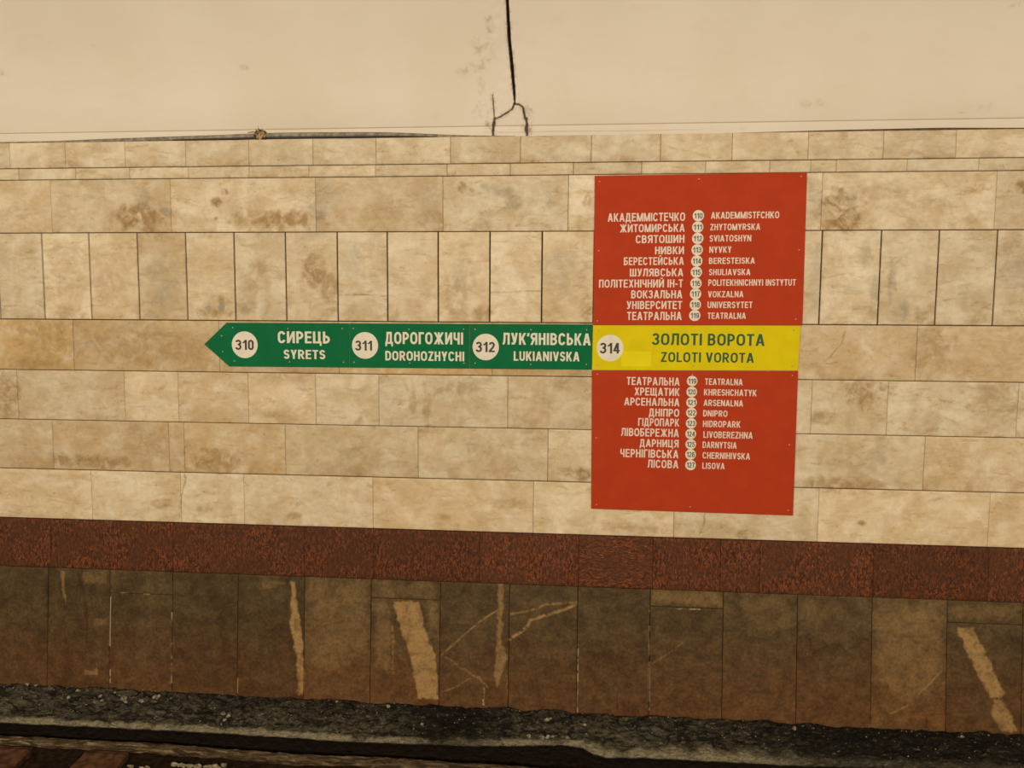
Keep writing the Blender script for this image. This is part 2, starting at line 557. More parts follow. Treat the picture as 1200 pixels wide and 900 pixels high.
# ------------------------------------------------------------------ cream marble cladding
ROWS = [  # name, y at picture centre of top and bottom, joints, spacing outside the frame, joint width, tones
    (205.5, 271, [60, 200, 370, 519, 666, 963, 1167], 160, 0.0022),
    (271, 378, [50.5, 105.5, 162, 218.5, 275, 335, 395.5, 454, 513.5, 574, 635, 696, 962, 1031, 1098.5, 1166.5], 62, 0.0085),
    (378, 440.5, [86, 257, 397, 577, 745, 905, 1074], 170, 0.0022),
    (440.5, 502, [20.5, 146, 209, 291, 370, 444, 595, 745, 951, 1040], 150, 0.0022),
    (502, 563, [62, 198, 216, 334.5, 490, 642, 790, 931, 1083], 150, 0.0022),
    (563, 624.5, [107.5, 212, 286, 437, 625, 790, 959, 1159], 165, 0.0020),
]
BROWN = [(165, 255, 35, 14, 1), (330, 257, 50, 12, .9), (253, 237, 6, 5, 1), (265, 225, 4, 4, 1), (253, 256, 3, 3, 1), (553, 225, 4, 4, 1.0),
         (541, 219, 4, 6, .8), (985, 248, 24, 20, 1.0), (1030, 225, 30, 8, .4), (1197, 216, 6, 8, 1), (60, 395, 40, 30, .55), (40, 425, 45, 8, .7),
         (170, 405, 70, 22, .5), (222, 415, 18, 18, .5), (8, 460, 14, 24, .8), (255, 538, 38, 14, .8), (100, 540, 55, 8, .8), (170, 520, 25, 25, .4),
         (372, 318, 14, 20, .9), (385, 335, 10, 20, .7), (535, 350, 14, 22, .5), (566, 367, 10, 8, .8), (690, 362, 8, 12, 1), (686, 318, 10, 10, .5),
         (1010, 460, 25, 14, .8), (1012, 468, 10, 12, .8), (965, 490, 14, 8, .6), (1090, 412, 24, 24, .5), (1175, 470, 24, 20, .5), (985, 568, 34, 9, .8),
         (684, 555, 8, 8, 1), (665, 553, 15, 6, .7), (260, 355, 4, 10, 1), (252, 366, 22, 6, .8), (288, 364, 6, 5, .8), (290, 340, 14, 20, .3),
         (180, 247, 30, 20, .35), (455, 245, 20, 14, .4), (500, 255, 20, 8, .5), (1085, 240, 40, 10, .3), (620, 500, 16, 10, .3), (500, 480, 5, 22, .6),
         (484, 470, 4, 20, .5), (535, 455, 20, 8, .5), (660, 450, 14, 10, .4), (340, 440, 30, 10, .4), (1077, 370, 8, 7, .8), (75, 318, 24, 30, .3),
         (130, 330, 20, 20, .35), (305, 320, 25, 14, .45), (190, 590, 20, 6, .5), (240, 597, 10, 4, .7), (345, 605, 8, 5, .6), (595, 590, 30, 5, .5),
         (520, 606, 10, 4, .5), (875, 627, 12, 5, .8), (1010, 613, 5, 2.5, 1), (830, 620, 30, 8, .4), (740, 620, 30, 5, .5), (420, 540, 30, 25, .35),
         (605, 545, 12, 25, .4), (560, 530, 20, 20, .25), (1010, 540, 30, 16, .35), (1130, 540, 30, 16, .3), (1140, 430, 25, 12, .3), (690, 235, 5, 10, .7)]
GREY = [(189, 335, 18, 34, .5), (195, 247, 6, 5, 1), (588, 226, 12, 5, .8), (604, 236, 9, 7, .9), (575, 218, 12, 4, .7), (645, 240, 6, 4, .6), (375, 240, 14, 28, .55),
        (388, 226, 12, 10, .5), (660, 320, 20, 30, .55), (540, 322, 14, 25, .45), (1045, 335, 5, 22, .9), (1055, 365, 8, 14, .8), (1015, 300, 8, 14, .6),
        (1025, 345, 5, 25, .6), (1190, 310, 20, 30, .5), (953, 235, 8, 34, .5), (955, 330, 8, 40, .4), (415, 300, 10, 25, .3), (165, 230, 10, 14, .35),
        (1000, 235, 10, 14, .35), (1075, 405, 8, 12, .3), (300, 485, 30, 5, .3), (820, 500, 20, 20, .3), (1030, 530, 6, 16, .5), (500, 235, 18, 20, .3),
        (245, 362, 3, 7, 1), (259, 360, 4, 8, 1), (287, 364, 5, 6, 1), (650, 186, 8, 5, .6), (640, 178, 10, 6, .5), (735, 170, 8, 8, .3)]
BROWN = [(*blob(MARBLE, a, b, c, d), w) for a, b, c, d, w in BROWN]
GREY = [(*blob(MARBLE, a, b, c, d), w) for a, b, c, d, w in GREY]


def paint_marble(X, S, col):
    wob = (fbm(X * 22, S * 22, 5) - 0.5) * 1.5
    for lst, ch in ((BROWN, 0), (GREY, 1)):
        for bx, bs, rx, rs, w in lst:
            if bx + 2.2 * rx < X.min() or bx - 2.2 * rx > X.max() or bs + 2.2 * rs < S.min() or bs - 2.2 * rs > S.max():
                continue
            d = np.hypot((X - bx) / rx, (S - bs) / rs) + wob
            col[..., ch] = np.maximum(col[..., ch], w * (1 - smooth(0.55, 1.45, d)))


# hairline cracks across the slabs
CRACKS = [[(217, 555), (217, 565), (213, 580), (212, 592), (210, 612)], [(826, 602), (825, 615), (819, 628)], [(560, 395 + 0), (560, 395.5)],
          [(397, 346), (430, 345), (453, 347)], [(574, 342), (605, 342), (635, 341)], [(635, 339), (665, 340)], [(980, 425), (964, 427), (975, 415), (985, 405), (990, 388)]]
CRACKS = [[MARBLE.at(*p) for p in c] for c in CRACKS if len(c) > 2]


def paint_with_cracks(X, S, col):
    paint_marble(X, S, col)
    for c in CRACKS:
        d, _ = seg_dist(X + (fbm(X * 40, S * 40, 3, 2) - .5) * .012, S, c)
        col[..., 0] = np.maximum(col[..., 0], 0.9 * (1 - smooth(0.002, 0.006, d)))


def row_edges(plane, y600, px, spacing, lo=X0, hi=X1, seed=1):
    xs = sorted(xs_of(plane, y600, px))
    step = spacing * 0.0049
    rng = random.Random(seed)
    while xs[0] > lo:
        xs.insert(0, xs[0] - step * rng.uniform(0.92, 1.08))
    while xs[-1] < hi:
        xs.append(xs[-1] + step * rng.uniform(0.92, 1.08))
    return xs


field = TileField(MARBLE, 0.008, 0.016)
TONES = {0: 0.43, 1: 0.45, 2: 0.37, 3: 0.40, 4: 0.40, 5: 0.53}
WARM = {0: 0.15, 1: 0.12, 2: 0.85, 3: 0.30, 4: 0.45, 5: 0.30}
rng = random.Random(7)
sid = 0
for r, (yt, yb, joints, spacing, gx) in enumerate(ROWS):
    st, sb = MARBLE.at(600, yt)[1], MARBLE.at(600, yb)[1]
    xs = row_edges(MARBLE, (yt + yb) / 2, joints, spacing, seed=r)
    grey_x = MARBLE.at(189, 325)[0]
    for a, b in zip(xs[:-1], xs[1:]):
        sid += 1
        tone = TONES[r] + rng.uniform(-0.09, 0.09)
        warm = min(1, max(0, WARM[r] + rng.uniform(-.25, .25) - (.25 if r in (2, 3, 4) and a > 0 else 0)))
        if r == 1 and a < grey_x < b:       # the one greyish upright slab
            tone, warm = 0.335, 0.45
        field.tile(a, b, sb, st, gx=gx, gs=0.0066 if r in (1, 5) else 0.0042, n=rng.uniform(-0.0006, 0.0006), tone=tone, seed=sid, paint=paint_with_cracks, warm=warm)
wall = structure(field.build('wall_back', M_MARBLE))

# cornice: a slab course and a narrow string course along the top of the cladding
S_LEDGE = MARBLE.at(600, 159.3)[1]
S_COR = MARBLE.at(600, 191.3)[1]
S_STR = MARBLE.at(600, 205.5)[1]
cor = TileField(MARBLE, 0.010, 0.016)
for (sb, st, ymid, joints, spacing, n) in (
        (S_COR, S_LEDGE, 175, [12, 77, 147, 218, 292, 367, 441, 528, 610, 693, 774, 858, 947, 1035, 1120], 80, 0.006),
        (S_STR, S_COR, 198, [22, 89, 152, 221, 292, 362, 440, 524, 598, 672, 752, 827, 902, 950, 980, 1063, 1147], 76, 0.003)):
    for a, b in zip(*(lambda q: (q[:-1], q[1:]))(row_edges(MARBLE, ymid, joints, spacing, seed=int(ymid)))):
        sid += 1
        cor.tile(a, b, sb, st, gx=0.0024, gs=0.0045, n=n, tone=0.37 + rng.uniform(-.06, .06), seed=sid, paint=paint_marble)
structure(cor.build('trim_1', M_MARBLE))


def slab(name, plane, s0, s1, n0, n1, mat):
    """plain backing slab between two heights of a plane"""
    v = [plane.pt(x, s, n) for x in (X0 - .3, X1 + .3) for s in (s0, s1) for n in (n0, n1)]
    f = [(0, 1, 3, 2), (4, 6, 7, 5), (0, 4, 5, 1), (2, 3, 7, 6), (0, 2, 6, 4), (1, 5, 7, 3)]
    return structure(make_object(name, v, f, mat))


slab('wall_back_core', MARBLE, MARBLE.at(600, 624.5)[1] - 0.02, S_LEDGE - 0.012, -0.06, -0.010, M_MORTAR)

# ------------------------------------------------------------------ red granite band
gran = TileField(GRANITE, 0.02, 0.02)
gx_list = row_edges(GRANITE, 654.5, [60, 203, 357, 438, 562, 678, 765, 844, 890, 1023, 1158], 130, seed=33)
swap_at = GRANITE.at(720, 660)[0]
for a, b in zip(gx_list[:-1], gx_list[1:]):
    sid += 1
    sw = a < swap_at < b
    left = (a + b) / 2 < GRANITE.at(400, 650)[0]
    gran.tile(a, b, S_GRAN_BOT, 0.0, gx=0.0016, gs=0.004, n=0.004, tone=(0.42 if left else 0.5) + rng.uniform(-.08, .08), seed=sid, swap=sw)
structure(gran.build('trim_2', M_GRANITE))
slab('trim_2_core', GRANITE, S_GRAN_BOT - 0.01, 0.012, -0.2, -0.012, M_MORTAR)

# ------------------------------------------------------------------ dark stone plinth
pl = lambda pts: [PLINTH.at(*p) for p in pts]
STREAKS = [([(341, 681), (346, 682), (353, 730), (357, 790), (355, 814), (349, 815), (347, 770), (339, 735)], 1.0, 0.010),
           ([(460, 704), (492, 704), (499, 740), (511, 770), (514, 819), (489, 819), (482, 780), (471, 740)], 1.0, 0.010),
           ([(583, 682), (590, 682), (589, 750), (594, 772), (582, 808), (578, 792), (582, 750)], 0.62, 0.010),
           ([(1120, 735), (1141, 735), (1165, 785), (1178, 812), (1172, 820), (1158, 815), (1140, 780)], 1.0, 0.012),
           ([(1165, 819), (1175, 819), (1194, 858), (1172, 858), (1162, 838)], 0.85, 0.012),
           ([(438, 705), (458, 705), (462, 740), (455, 790), (440, 780)], 0.28, 0.03), ([(494, 706), (514, 706), (514, 740), (502, 735)], 0.25, 0.03),
           ([(360, 680), (432, 680), (432, 760), (400, 790), (362, 780)], 0.26, 0.06), ([(1025, 706), (1106, 708), (1106, 790), (1070, 830), (1026, 800)], 0.30, 0.06),
           ([(92, 668), (126, 668), (126, 684), (98, 684)], 0.22, 0.02), ([(70, 668), (76, 670), (77, 705), (71, 690)], 0.5, 0.006), ([(110, 725), (125, 725), (124, 732), (108, 735)], .3, .008),
           ([(340, 684), (310, 676), (306, 686), (309, 692)], 0.25, 0.006), ([(440, 702), (512, 702), (512, 683), (440, 681)], 0.16, 0.03),
           ([(763, 690), (846, 692), (846, 710), (763, 708)], 0.28, 0.03), ([(1113, 708), (1196, 709), (1196, 728), (1113, 726)], 0.25, 0.03),
           ([(98, 785), (116, 785), (114, 792), (100, 791)], .45, .006), ([(850, 695), (930, 700), (925, 740), (880, 735)], .16, .05), ([(936, 702), (1000, 704), (980, 740), (940, 735)], .14, .05)]
STREAKS = [(pl(p), w, soft) for p, w, soft in STREAKS]
LINES = [([(598, 720), (620, 716), (640, 708), (676, 706)], 0.010, 0.55, 0), ([(597, 749), (610, 741), (619, 733), (621, 727), (640, 721), (662, 714), (676, 708)], 0.012, 0.9, 0),
         ([(518, 767), (535, 752), (560, 730), (584, 714)], 0.007, 0.6, 0), ([(522, 770), (545, 785), (562, 796), (572, 806)], 0.006, 0.5, 0), ([(518, 811), (535, 805), (548, 796), (562, 793)], 0.007, 0.4, 0),
         ([(460, 730), (461, 755), (460, 790)], 0.006, 0.5, 0), ([(764, 778), (780, 768), (800, 753)], 0.006, 0.35, 0), ([(1070, 818), (1085, 806), (1103, 787)], 0.008, 0.6, 0),
         ([(568, 806), (567, 825)], 0.006, 0.7, 0), ([(113, 778), (112, 790)], .005, .6, 0), ([(1040, 838), (1055, 831), (1066, 826)], .008, .5, 0), ([(594, 792), (595, 815)], .005, .4, 0)]
LINES = [(pl(p), w, k, c) for p, w, k, c in LINES]
WHITES = [[(129.5, 700), (129, 720), (128.5, 757)], [(129, 785), (129, 800)], [(131, 694.5), (151, 695)], [(168, 696), (175, 696.5)], [(201.5, 718), (201.5, 728)], [(201.5, 754), (201, 800)],
          [(677.5, 755), (677, 790), (676.5, 834)], [(761.5, 712), (761, 770), (760.5, 832)], [(1020, 846), (1019.5, 852)], [(791, 713.5), (820, 714)], [(566, 820), (567, 826)], [(278.5, 795), (278, 812)]]
WHITES = [pl(p) for p in WHITES]
# dark drips and blotches
DRIPS = [([(92, 672), (97, 690), (101, 712), (102, 755)], .012, .5), ([(56, 675), (57, 740)], .012, .4), ([(723, 812), (723.5, 832)], .005, .9), ([(736, 820), (737, 834)], .004, .7),
         ([(70, 680), (75, 705), (88, 708), (92, 680)], .008, .5), ([(733, 822), (731, 834)], .006, .5), ([(1085, 842), (1086, 852)], .012, .5)]
DRIPS = [(pl(p), w, k) for p, w, k in DRIPS]


def paint_plinth(X, S, col):
    wob = (fbm(X * 45, S * 30, 9) - 0.5)
    for p, w, soft in STREAKS:
        d = poly_sdf(X, S, p) + wob * (0.025 + soft * 0.6)
        col[..., 0] = np.maximum(col[..., 0], w * (1 - smooth(-soft, soft * 0.4, d)))
    for p, w, k, _c in LINES:
        d, _f = seg_dist(X + wob * 0.02, S + wob * 0.012, p)
        col[..., 0] = np.maximum(col[..., 0], k * (1 - smooth(w * 0.4, w, d)) * smooth(0.3, 0.5, fbm(X * 60, S * 60, 4)))
    for p in WHITES:
        d, _f = seg_dist(X, S, p)
        br = smooth(0.35, 0.55, fbm(X * 30, S * 30, 12))
        col[..., 1] = np.maximum(col[..., 1], (0.62 if p is not WHITES[0] else 0.95) * (br if p is not WHITES[0] else 1) * (1 - smooth(0.001, 0.0055, d)))
    for p, w, k in DRIPS:
        d, _f = seg_dist(X + wob * 0.02, S, p)
        col[..., 2] *= 1 - k * (1 - smooth(w * 0.3, w, d))


plin = TileField(PLINTH, 0.0045, 0.02)
plin.span = (S_PL_BOT, 0.0)
pj = [56, 128.5, 202, 278.5, 356.5, 434.5, 515.5, 596.5, 676.5, 761.5, 847, 934, 1021.5, 1109.5, 1198]
pj_y = [(665 + 0.0392 * 0 + 0.0385 * p + 815 + .045 * 0 + 0.05 * p) / 2 for p in pj]
px_edges = sorted(PLINTH.at(p, 740 + (p - 600) * 0.045)[0] for p in pj)
split_y = {2: 696, 6: 702, 10: 712, 14: 731}
tone_list = [0.42, 0.40, 0.45, 0.36, 0.36, 0.58, 0.52, 0.45, 0.44, 0.42, 0.46, 0.52, 0.50, 0.66, 0.46]
edges = [px_edges[0] - .39] + px_edges
for k in range(len(edges) - 1):
    a, b = edges[k], edges[k + 1]
    sid += 1
    t = tone_list[k]
    gx = 0.0035
    if k in split_y:
        ss = PLINTH.at((pj[k - 1] + pj[k]) / 2, split_y[k])[1]
        plin.tile(a, b, S_PL_BOT - .03, ss, gx=gx, gs=0.004, n=0.0, tone=t, seed=sid, paint=paint_plinth)
        sid += 1
        plin.tile(a, b, ss, 0.0, gx=gx, gs=0.004, n=0.001, tone=t + .04, seed=sid, paint=paint_plinth)
    else:
        plin.tile(a, b, S_PL_BOT - .03, 0.0, gx=gx, gs=0.004, n=rng.uniform(-.001, .001), tone=t, seed=sid, paint=paint_plinth)
plin.res = 0.03
a = edges[0]
while a > X0:
    sid += 1
    plin.tile(a - .39, a, S_PL_BOT - .03, 0.0, gx=.0035, gs=.004, tone=0.42, seed=sid)
    a -= .39
a = edges[-1]
while a < X1:
    sid += 1
    plin.tile(a, a + .41, S_PL_BOT - .03, 0.0, gx=.0035, gs=.004, tone=0.45, seed=sid)
    a += .41
structure(plin.build('baseboard_back', M_PLINTH))
slab('baseboard_back_core', PLINTH, S_PL_BOT - 0.06, 0.012, -0.2, -0.012, M_MORTAR)

# ------------------------------------------------------------------ plaster vault over the ledge
LEDGE_Y = MARBLE.pt(0, S_LEDGE)[1]
LEDGE_Z = MARBLE.pt(0, S_LEDGE)[2]
YP = LEDGE_Y + 0.24                      # face of the plaster behind the ledge
UPRIGHT = Plane(YP, LEDGE_Z, 0.0)
S_LINE = UPRIGHT.at(600, 147.5)[1]       # where the vault springs
VR = 1.9
PHI0 = math.radians(12)


def vault(h):
    """profile of the plaster: (y, z) for a length h above the ledge"""
    h = np.asarray(h, float)
    k = np.clip(h - S_LINE, 0, None)
    phi = PHI0 + k / VR
    y = YP - VR * (np.cos(PHI0) - np.cos(phi))
    z = LEDGE_Z + np.minimum(h, S_LINE) + VR * (np.sin(phi) - np.sin(PHI0))
    return y, z, phi


def vault_at(px, py):
    d = FWD + (px - 600) / FOC * RGT - (py - 450) / FOC * UPV
    hs = np.linspace(-0.1, 2.0, 4001)
    y, z, _ = vault(hs)
    zz = CAM[2] + d[2] / d[1] * (y - CAM[1])
    i = int(np.argmin(np.abs(zz - z)))
    return CAM[0] + d[0] / d[1] * (y[i] - CAM[1]), hs[i]


JOINT = [vault_at(592.5, -30), vault_at(594.5, 5), vault_at(597, 50), vault_at(600.5, 85), vault_at(602.5, 110), vault_at(603, 122)]
JW = [0.0075, 0.0080, 0.0095, 0.0095, 0.0075, 0.003]
CR_L = [vault_at(603, 122), vault_at(600, 128), vault_at(592, 134), vault_at(580, 140), vault_at(579, 147), vault_at(578, 158), vault_at(577, 170)]
CR_R = [vault_at(603, 122), vault_at(608, 122.5), vault_at(613, 126), vault_at(614.5, 136), vault_at(617, 142), vault_at(617.5, 150), vault_at(618, 160), vault_at(618, 170)]
CR_L2 = [vault_at(577.5, 112), vault_at(578.5, 128), vault_at(579, 140)]
jx = vault_at(600, 100)[0]
xs = np.unique(np.concatenate([np.arange(X0 - .3, jx - .3, .04), np.arange(jx - .3, jx + .25, .0027), np.arange(jx + .25, X1 + .3, .04)]))
hs = np.unique(np.concatenate([np.arange(S_LINE - .008, S_LINE + .008, .001), np.arange(-0.05, 0.32, .004), np.arange(0.32, 1.05, .008), np.arange(1.05, 2.3, .05)]))
XX, HH = np.meshgrid(xs, hs, indexing='ij')
wx = XX + (fbm(XX * 60, HH * 60, 21, 3) - .5) * .006
d1, f1 = seg_dist(XX + (fbm(XX * 30, HH * 30, 23, 2) - .5) * .002, HH, JOINT)
w1 = np.interp(f1 * (len(JOINT) - 1), range(len(JOINT)), JW)
cut = 0.03 * (1 - smooth(0.75, 1.0, d1 / w1))
dark = 1 - smooth(0.85, 1.15, d1 / w1)
dirt = 0.8 * (1 - smooth(1.0, 3.2, d1 / w1))
halo = np.zeros(XX.shape)
CR_LT = [vault_at(580, 138), vault_at(578, 148), vault_at(577, 170)]
CR_RT = [vault_at(616.5, 139), vault_at(618, 146), vault_at(617, 152), vault_at(618.5, 170)]
for c, w in ((CR_LT, 0.0062), (CR_RT, 0.0085), (CR_L, 0.0046), (CR_R, 0.0056), (CR_L2, 0.0030)):
    d, f = seg_dist(wx, HH + (fbm(XX * 50, HH * 50, 31, 2) - .5) * .006, c)
    ww = w * (0.5 + 1.0 * fbm(XX * 45, HH * 45, 8, 2))
    cut = np.maximum(cut, 0.010 * (1 - smooth(0.5, 1.1, d / ww)))
    dark = np.maximum(dark, 0.85 * (1 - smooth(0.6, 1.2, d / ww)))
    dirt = np.maximum(dirt, 0.75 * (1 - smooth(0.004, 0.026, d)))
    halo = np.maximum(halo, 0.5 * (1 - smooth(0.8, 2.2, d / ww)))
# groove where the vault springs from the upright plaster
dl = np.abs(HH - S_LINE)
cut = np.maximum(cut, 0.0015 * (1 - smooth(0.0, 0.006, dl)))
line = 0.62 * (1 - smooth(0.0012, 0.0040, dl))
dl2 = np.abs(HH - (S_LINE - .036) - (fbm(XX * 3, XX * 0, 77, 2) - .5) * .006)
line = np.maximum(line, 0.38 * (1 - smooth(0.001, 0.004, dl2)) * smooth(jx - .3, jx, XX) * (1 - smooth(jx + .9, jx + 1.3, XX)))
# scuffed patches left of the joint and a few marks
for px, py, rx, ry, w in ((573, 25, 5, 12, .6), (566, 60, 12, 16, .5), (560, 75, 10, 8, .5), (545, 85, 8, 5, .5), (618, 130, 8, 12, .5), (565, 110, 5, 25, .3), (620, 145, 4, 10, .7),
                         (574, 148, 5, 14, .95), (620, 150, 4, 14, .95), (623, 128, 6, 5, .6), (612, 152, 4, 6, .4), (558, 130, 6, 8, .35), (108, 55, 4, 4, .6), (105, 160 - 105, 2, 3, .6), (286, 78, 2, 4, .8), (214, 87, 2, 2, .6), (317, 27, 2, 2, .6), (943, 14, 3, 2, .7), (1130, 131, 4, 2, .7),
                         (950, 122, 14, 5, .4), (3, 85, 6, 5, .5), (1150, 125, 14, 5, .3), (873, 150, 2, 2, .8), (925, 140, 2, 2, .7), (228, 150, 2, 1.5, 1), (1190, 3, 6, 4, .6)):
    bx, bh = vault_at(px, py)
    d = np.hypot((XX - bx) / (rx * .0052), (HH - bh) / (ry * .0055)) + (fbm(XX * 60, HH * 60, 41, 3) - .5)
    dirt = np.maximum(dirt, w * (1 - smooth(.5, 1.3, d)))
y, z, phi = vault(HH)
bumpn = (fbm(XX * 30, HH * 30, 51, 4) - .5) * .004 * np.exp(-((XX - jx + .06) / .12) ** 2)
Y = y + (cut - bumpn) * np.cos(phi)
Z = z + (cut - bumpn) * np.sin(phi)
colr = np.zeros(XX.shape + (4,))
colr[..., 0], colr[..., 1], colr[..., 2], colr[..., 3] = dark, dirt, np.maximum(line, halo), 1
F = grid_faces(len(xs), len(hs))
structure(make_object('ceiling', np.stack([XX, Y, Z], -1).reshape(-1, 3), F, M_PLASTER, smooth_shade=True, colors=colr.reshape(-1, 4)))
# top of the ledge behind the cornice slabs
v = [(x, yy, zz) for x in (X0 - .3, X1 + .3) for yy, zz in ((LEDGE_Y + .004, LEDGE_Z - .001), (YP + .06, LEDGE_Z - .001), (YP + .06, LEDGE_Z - .03), (LEDGE_Y + .004, LEDGE_Z - .03))]
structure(make_object('trim_3', v, [(0, 1, 5, 4), (1, 2, 6, 5), (2, 3, 7, 6), (3, 0, 4, 7), (0, 3, 2, 1), (4, 5, 6, 7)], M_MORTAR))

# ------------------------------------------------------------------ grimy concrete bench and trackbed
BENCH = Plane(Y_BOT, Z_BOT, 76)
LIP = [BENCH.at(*p) for p in ((-1200, 785), (-120, 839), (0, 845), (120, 851), (250, 857), (400, 867), (480, 870), (560, 873), (660, 871.5), (680, 874), (696, 882), (712, 886), (800, 888), (920, 895), (1060, 899), (1200, 905), (1300, 910))]
LIPX = np.array([p[0] for p in LIP]); LIPS = np.array([-p[1] for p in LIP])
xs = np.unique(np.concatenate([np.arange(X0, -3.0, .03), np.arange(-3.0, 2.9, .0075), np.arange(2.9, X1, .03)]))
lip = np.interp(xs, LIPX, LIPS)
NV = 62
tv = np.linspace(0, 1, NV)
XX, TT = np.meshgrid(xs, tv, indexing='ij')
DD = -0.03 + (lip[:, None] + 0.03) * TT
rough = (fbm(XX * 11, DD * 14, 61, 5) - .5) * .075 + (np.abs(fbm(XX * 32, DD * 36, 62, 4) - .5)) * .055
calm = smooth(0.68, 0.95, TT)
nn = (rough * (1 - 0.85 * calm) + 0.012 * calm) * smooth(-.02, .25, TT) - .022 * (1 - smooth(.05, .2, TT))
nn = np.where(TT > .93, nn - .020 * ((TT - .93) / .07) ** 2, nn)
P = BENCH.pts(XX, -DD, nn)
pxd = lambda p: BENCH.at(p, 840)[0]
dustp = 0.30 + 0.5 * smooth(.35, .85, TT)
dustp = dustp + 0.45 * (1 - smooth(pxd(150), pxd(420), XX)) + 0.35 * np.exp(-((XX - pxd(720)) / .35) ** 2)
darkp = 0.9 * np.exp(-((XX - pxd(535)) / .27) ** 4) + 0.85 * smooth(pxd(850), pxd(960), XX) + 0.35 * np.exp(-((XX - pxd(250)) / .14) ** 2) * (1 - smooth(.3, .8, TT))
darkp = darkp * (1 - 0.45 * smooth(.75, .95, TT)) + 1.2 * (1 - smooth(.08, .16, TT + (fbm(XX * 12, DD * 12, 73, 3) - .5) * .16))  # last term paints in the shadow line where bench meets plinth
wide = smooth(pxd(660), pxd(720), XX)
lipp = smooth(.90 - .14 * wide, .975, TT + (fbm(XX * 14, DD * 7, 71, 4) - .5) * (.22 + .15 * wide))
lipp = lipp * (0.22 + 0.78 * (1 - smooth(pxd(860), pxd(960), XX))) * (1 - 0.5 * np.exp(-((XX - pxd(545)) / .15) ** 4))
colr = np.stack([np.clip(dustp, 0, 1), np.clip(darkp, 0, 1), np.clip(lipp, 0, 1), smooth(.09, .17, TT + (fbm(XX * 16, DD * 10, 75, 3) - .5) * .14)], -1)  # low alpha blackens that painted shadow line further
# the face under the lip, undercut, down to the trackbed
ZBED = BENCH.pts(0, -float(lip.mean()), 0)[2] - 0.15
front = P[:, -1, :]
steps = [(0.006, -.012), (0.022, -.03), (0.07, -.06)]
rowsP, rowsC = [], []
for back, down in steps:
    q = front.copy()
    q[:, 1] += back + (fbm(xs * 18, xs * 0 + back * 50, 81, 3) - .5) * .02
    q[:, 2] += down
    rowsP.append(q)
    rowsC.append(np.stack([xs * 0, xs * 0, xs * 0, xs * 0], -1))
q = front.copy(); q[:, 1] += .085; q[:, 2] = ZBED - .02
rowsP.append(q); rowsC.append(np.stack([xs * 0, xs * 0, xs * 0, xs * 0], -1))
P = np.concatenate([P, np.stack(rowsP, 1)], 1)
colr = np.concatenate([colr, np.stack(rowsC, 1)], 1)
structure(make_object('trim_4', P.reshape(-1, 3), grid_faces(len(xs), NV + len(rowsP))[:, ::-1], M_GRIME, smooth_shade=True, colors=colr.reshape(-1, 4)))

xs = np.arange(X0, X1, .03)
ys = np.arange(Y_BOT - 2.2, Y_BOT + .1, .03)
XX, YY = np.meshgrid(xs, ys, indexing='ij')
ZZ = ZBED + (fbm(XX * 9, YY * 9, 91, 4) - .5) * .03
structure(make_object('floor', np.stack([XX, YY, ZZ], -1).reshape(-1, 3), grid_faces(len(xs), len(ys)), M_BED, smooth_shade=True))

# low crumbling kerb along the trackbed, below the bench
BEDP = Plane(Y_BOT, ZBED + .05, 89.999)
KP = [BEDP.at(*p) for p in ((-1400, 790), (-140, 857), (0, 863), (80, 867), (200, 873), (300, 881), (350, 885), (450, 888), (520, 894), (620, 900), (800, 912), (1000, 922), (1250, 930))]
kx = np.arange(X0, X1, .012)
ky = Y_BOT + np.interp(kx, [p[0] for p in KP], [p[1] for p in KP])
prof = [(-0.015, -.06), (-0.015, -.010), (-.010, .0), (0, .003), (.010, .0), (.02, -.06)]
P = np.zeros((len(kx), len(prof), 3))
for j, (dy, dz) in enumerate(prof):
    e = (fbm(kx * 20, kx * 0 + j * 3.3, 95, 4) - .5)
    P[:, j, 0] = kx
    P[:, j, 1] = ky + dy + e * .022
    P[:, j, 2] = ZBED + .05 + dz + (fbm(kx * 24, kx * 0 + j * 5.1, 97, 4) - .5) * .014
structure(make_object('trim_5', P.reshape(-1, 3), grid_faces(len(kx), len(prof))[:, ::-1], M_KERB, smooth_shade=True))


# ------------------------------------------------------------------ tagging helpers
def tag(o, label, cat, group=None, kind=None):
    o['label'] = label
    o['category'] = cat
    if group:
        o['group'] = group
    if kind:
        o['kind'] = kind
    return o


# sleepers, reaching out from under the kerb
def sleeper(name, px, label, w=.26):
    x = BEDP.at(px, 890)[0]
    y1 = Y_BOT + np.interp(x, [p[0] for p in KP], [p[1] for p in KP]) - .05
    y0, zt, zb, r = y1 - .9, ZBED + .035, ZBED - .05, .012
    ring = lambda yy, s: [(x - w / 2 + s, yy, zb), (x - w / 2 + s, yy, zt - r), (x - w / 2 + r + s, yy, zt - s), (x + w / 2 - r - s, yy, zt - s), (x + w / 2 - s, yy, zt - r), (x + w / 2 - s, yy, zb)]
    n, v, f = 26, [], []
    rg = random.Random(px)
    for k in range(n):
        yy = y1 + (y0 - y1) * k / (n - 1)
        s = .008 if k in (0, n - 1) else rg.uniform(0, .003)
        v += ring(yy, s)
    for k in range(n - 1):
        for j in range(6):
            a, b = k * 6 + j, k * 6 + (j + 1) % 6
            f.append((a, b, b + 6, a + 6))
    f += [tuple(range(5, -1, -1)), tuple(range((n - 1) * 6, n * 6))]
    o = make_object(name, v, f, M_SLEEPER)
    return tag(o, label, 'sleeper', 'sleepers below the crumbling kerb')


sleeper('railway_sleeper', -8, 'rust brown sleeper end cut off by the lower left corner of the photo')
sleeper('railway_sleeper', 113, 'rust brown sleeper end below the kerb, second from the lower left corner')

# pale crumbs of fallen plaster on the bench
rng = random.Random(11)
v, f = [], []


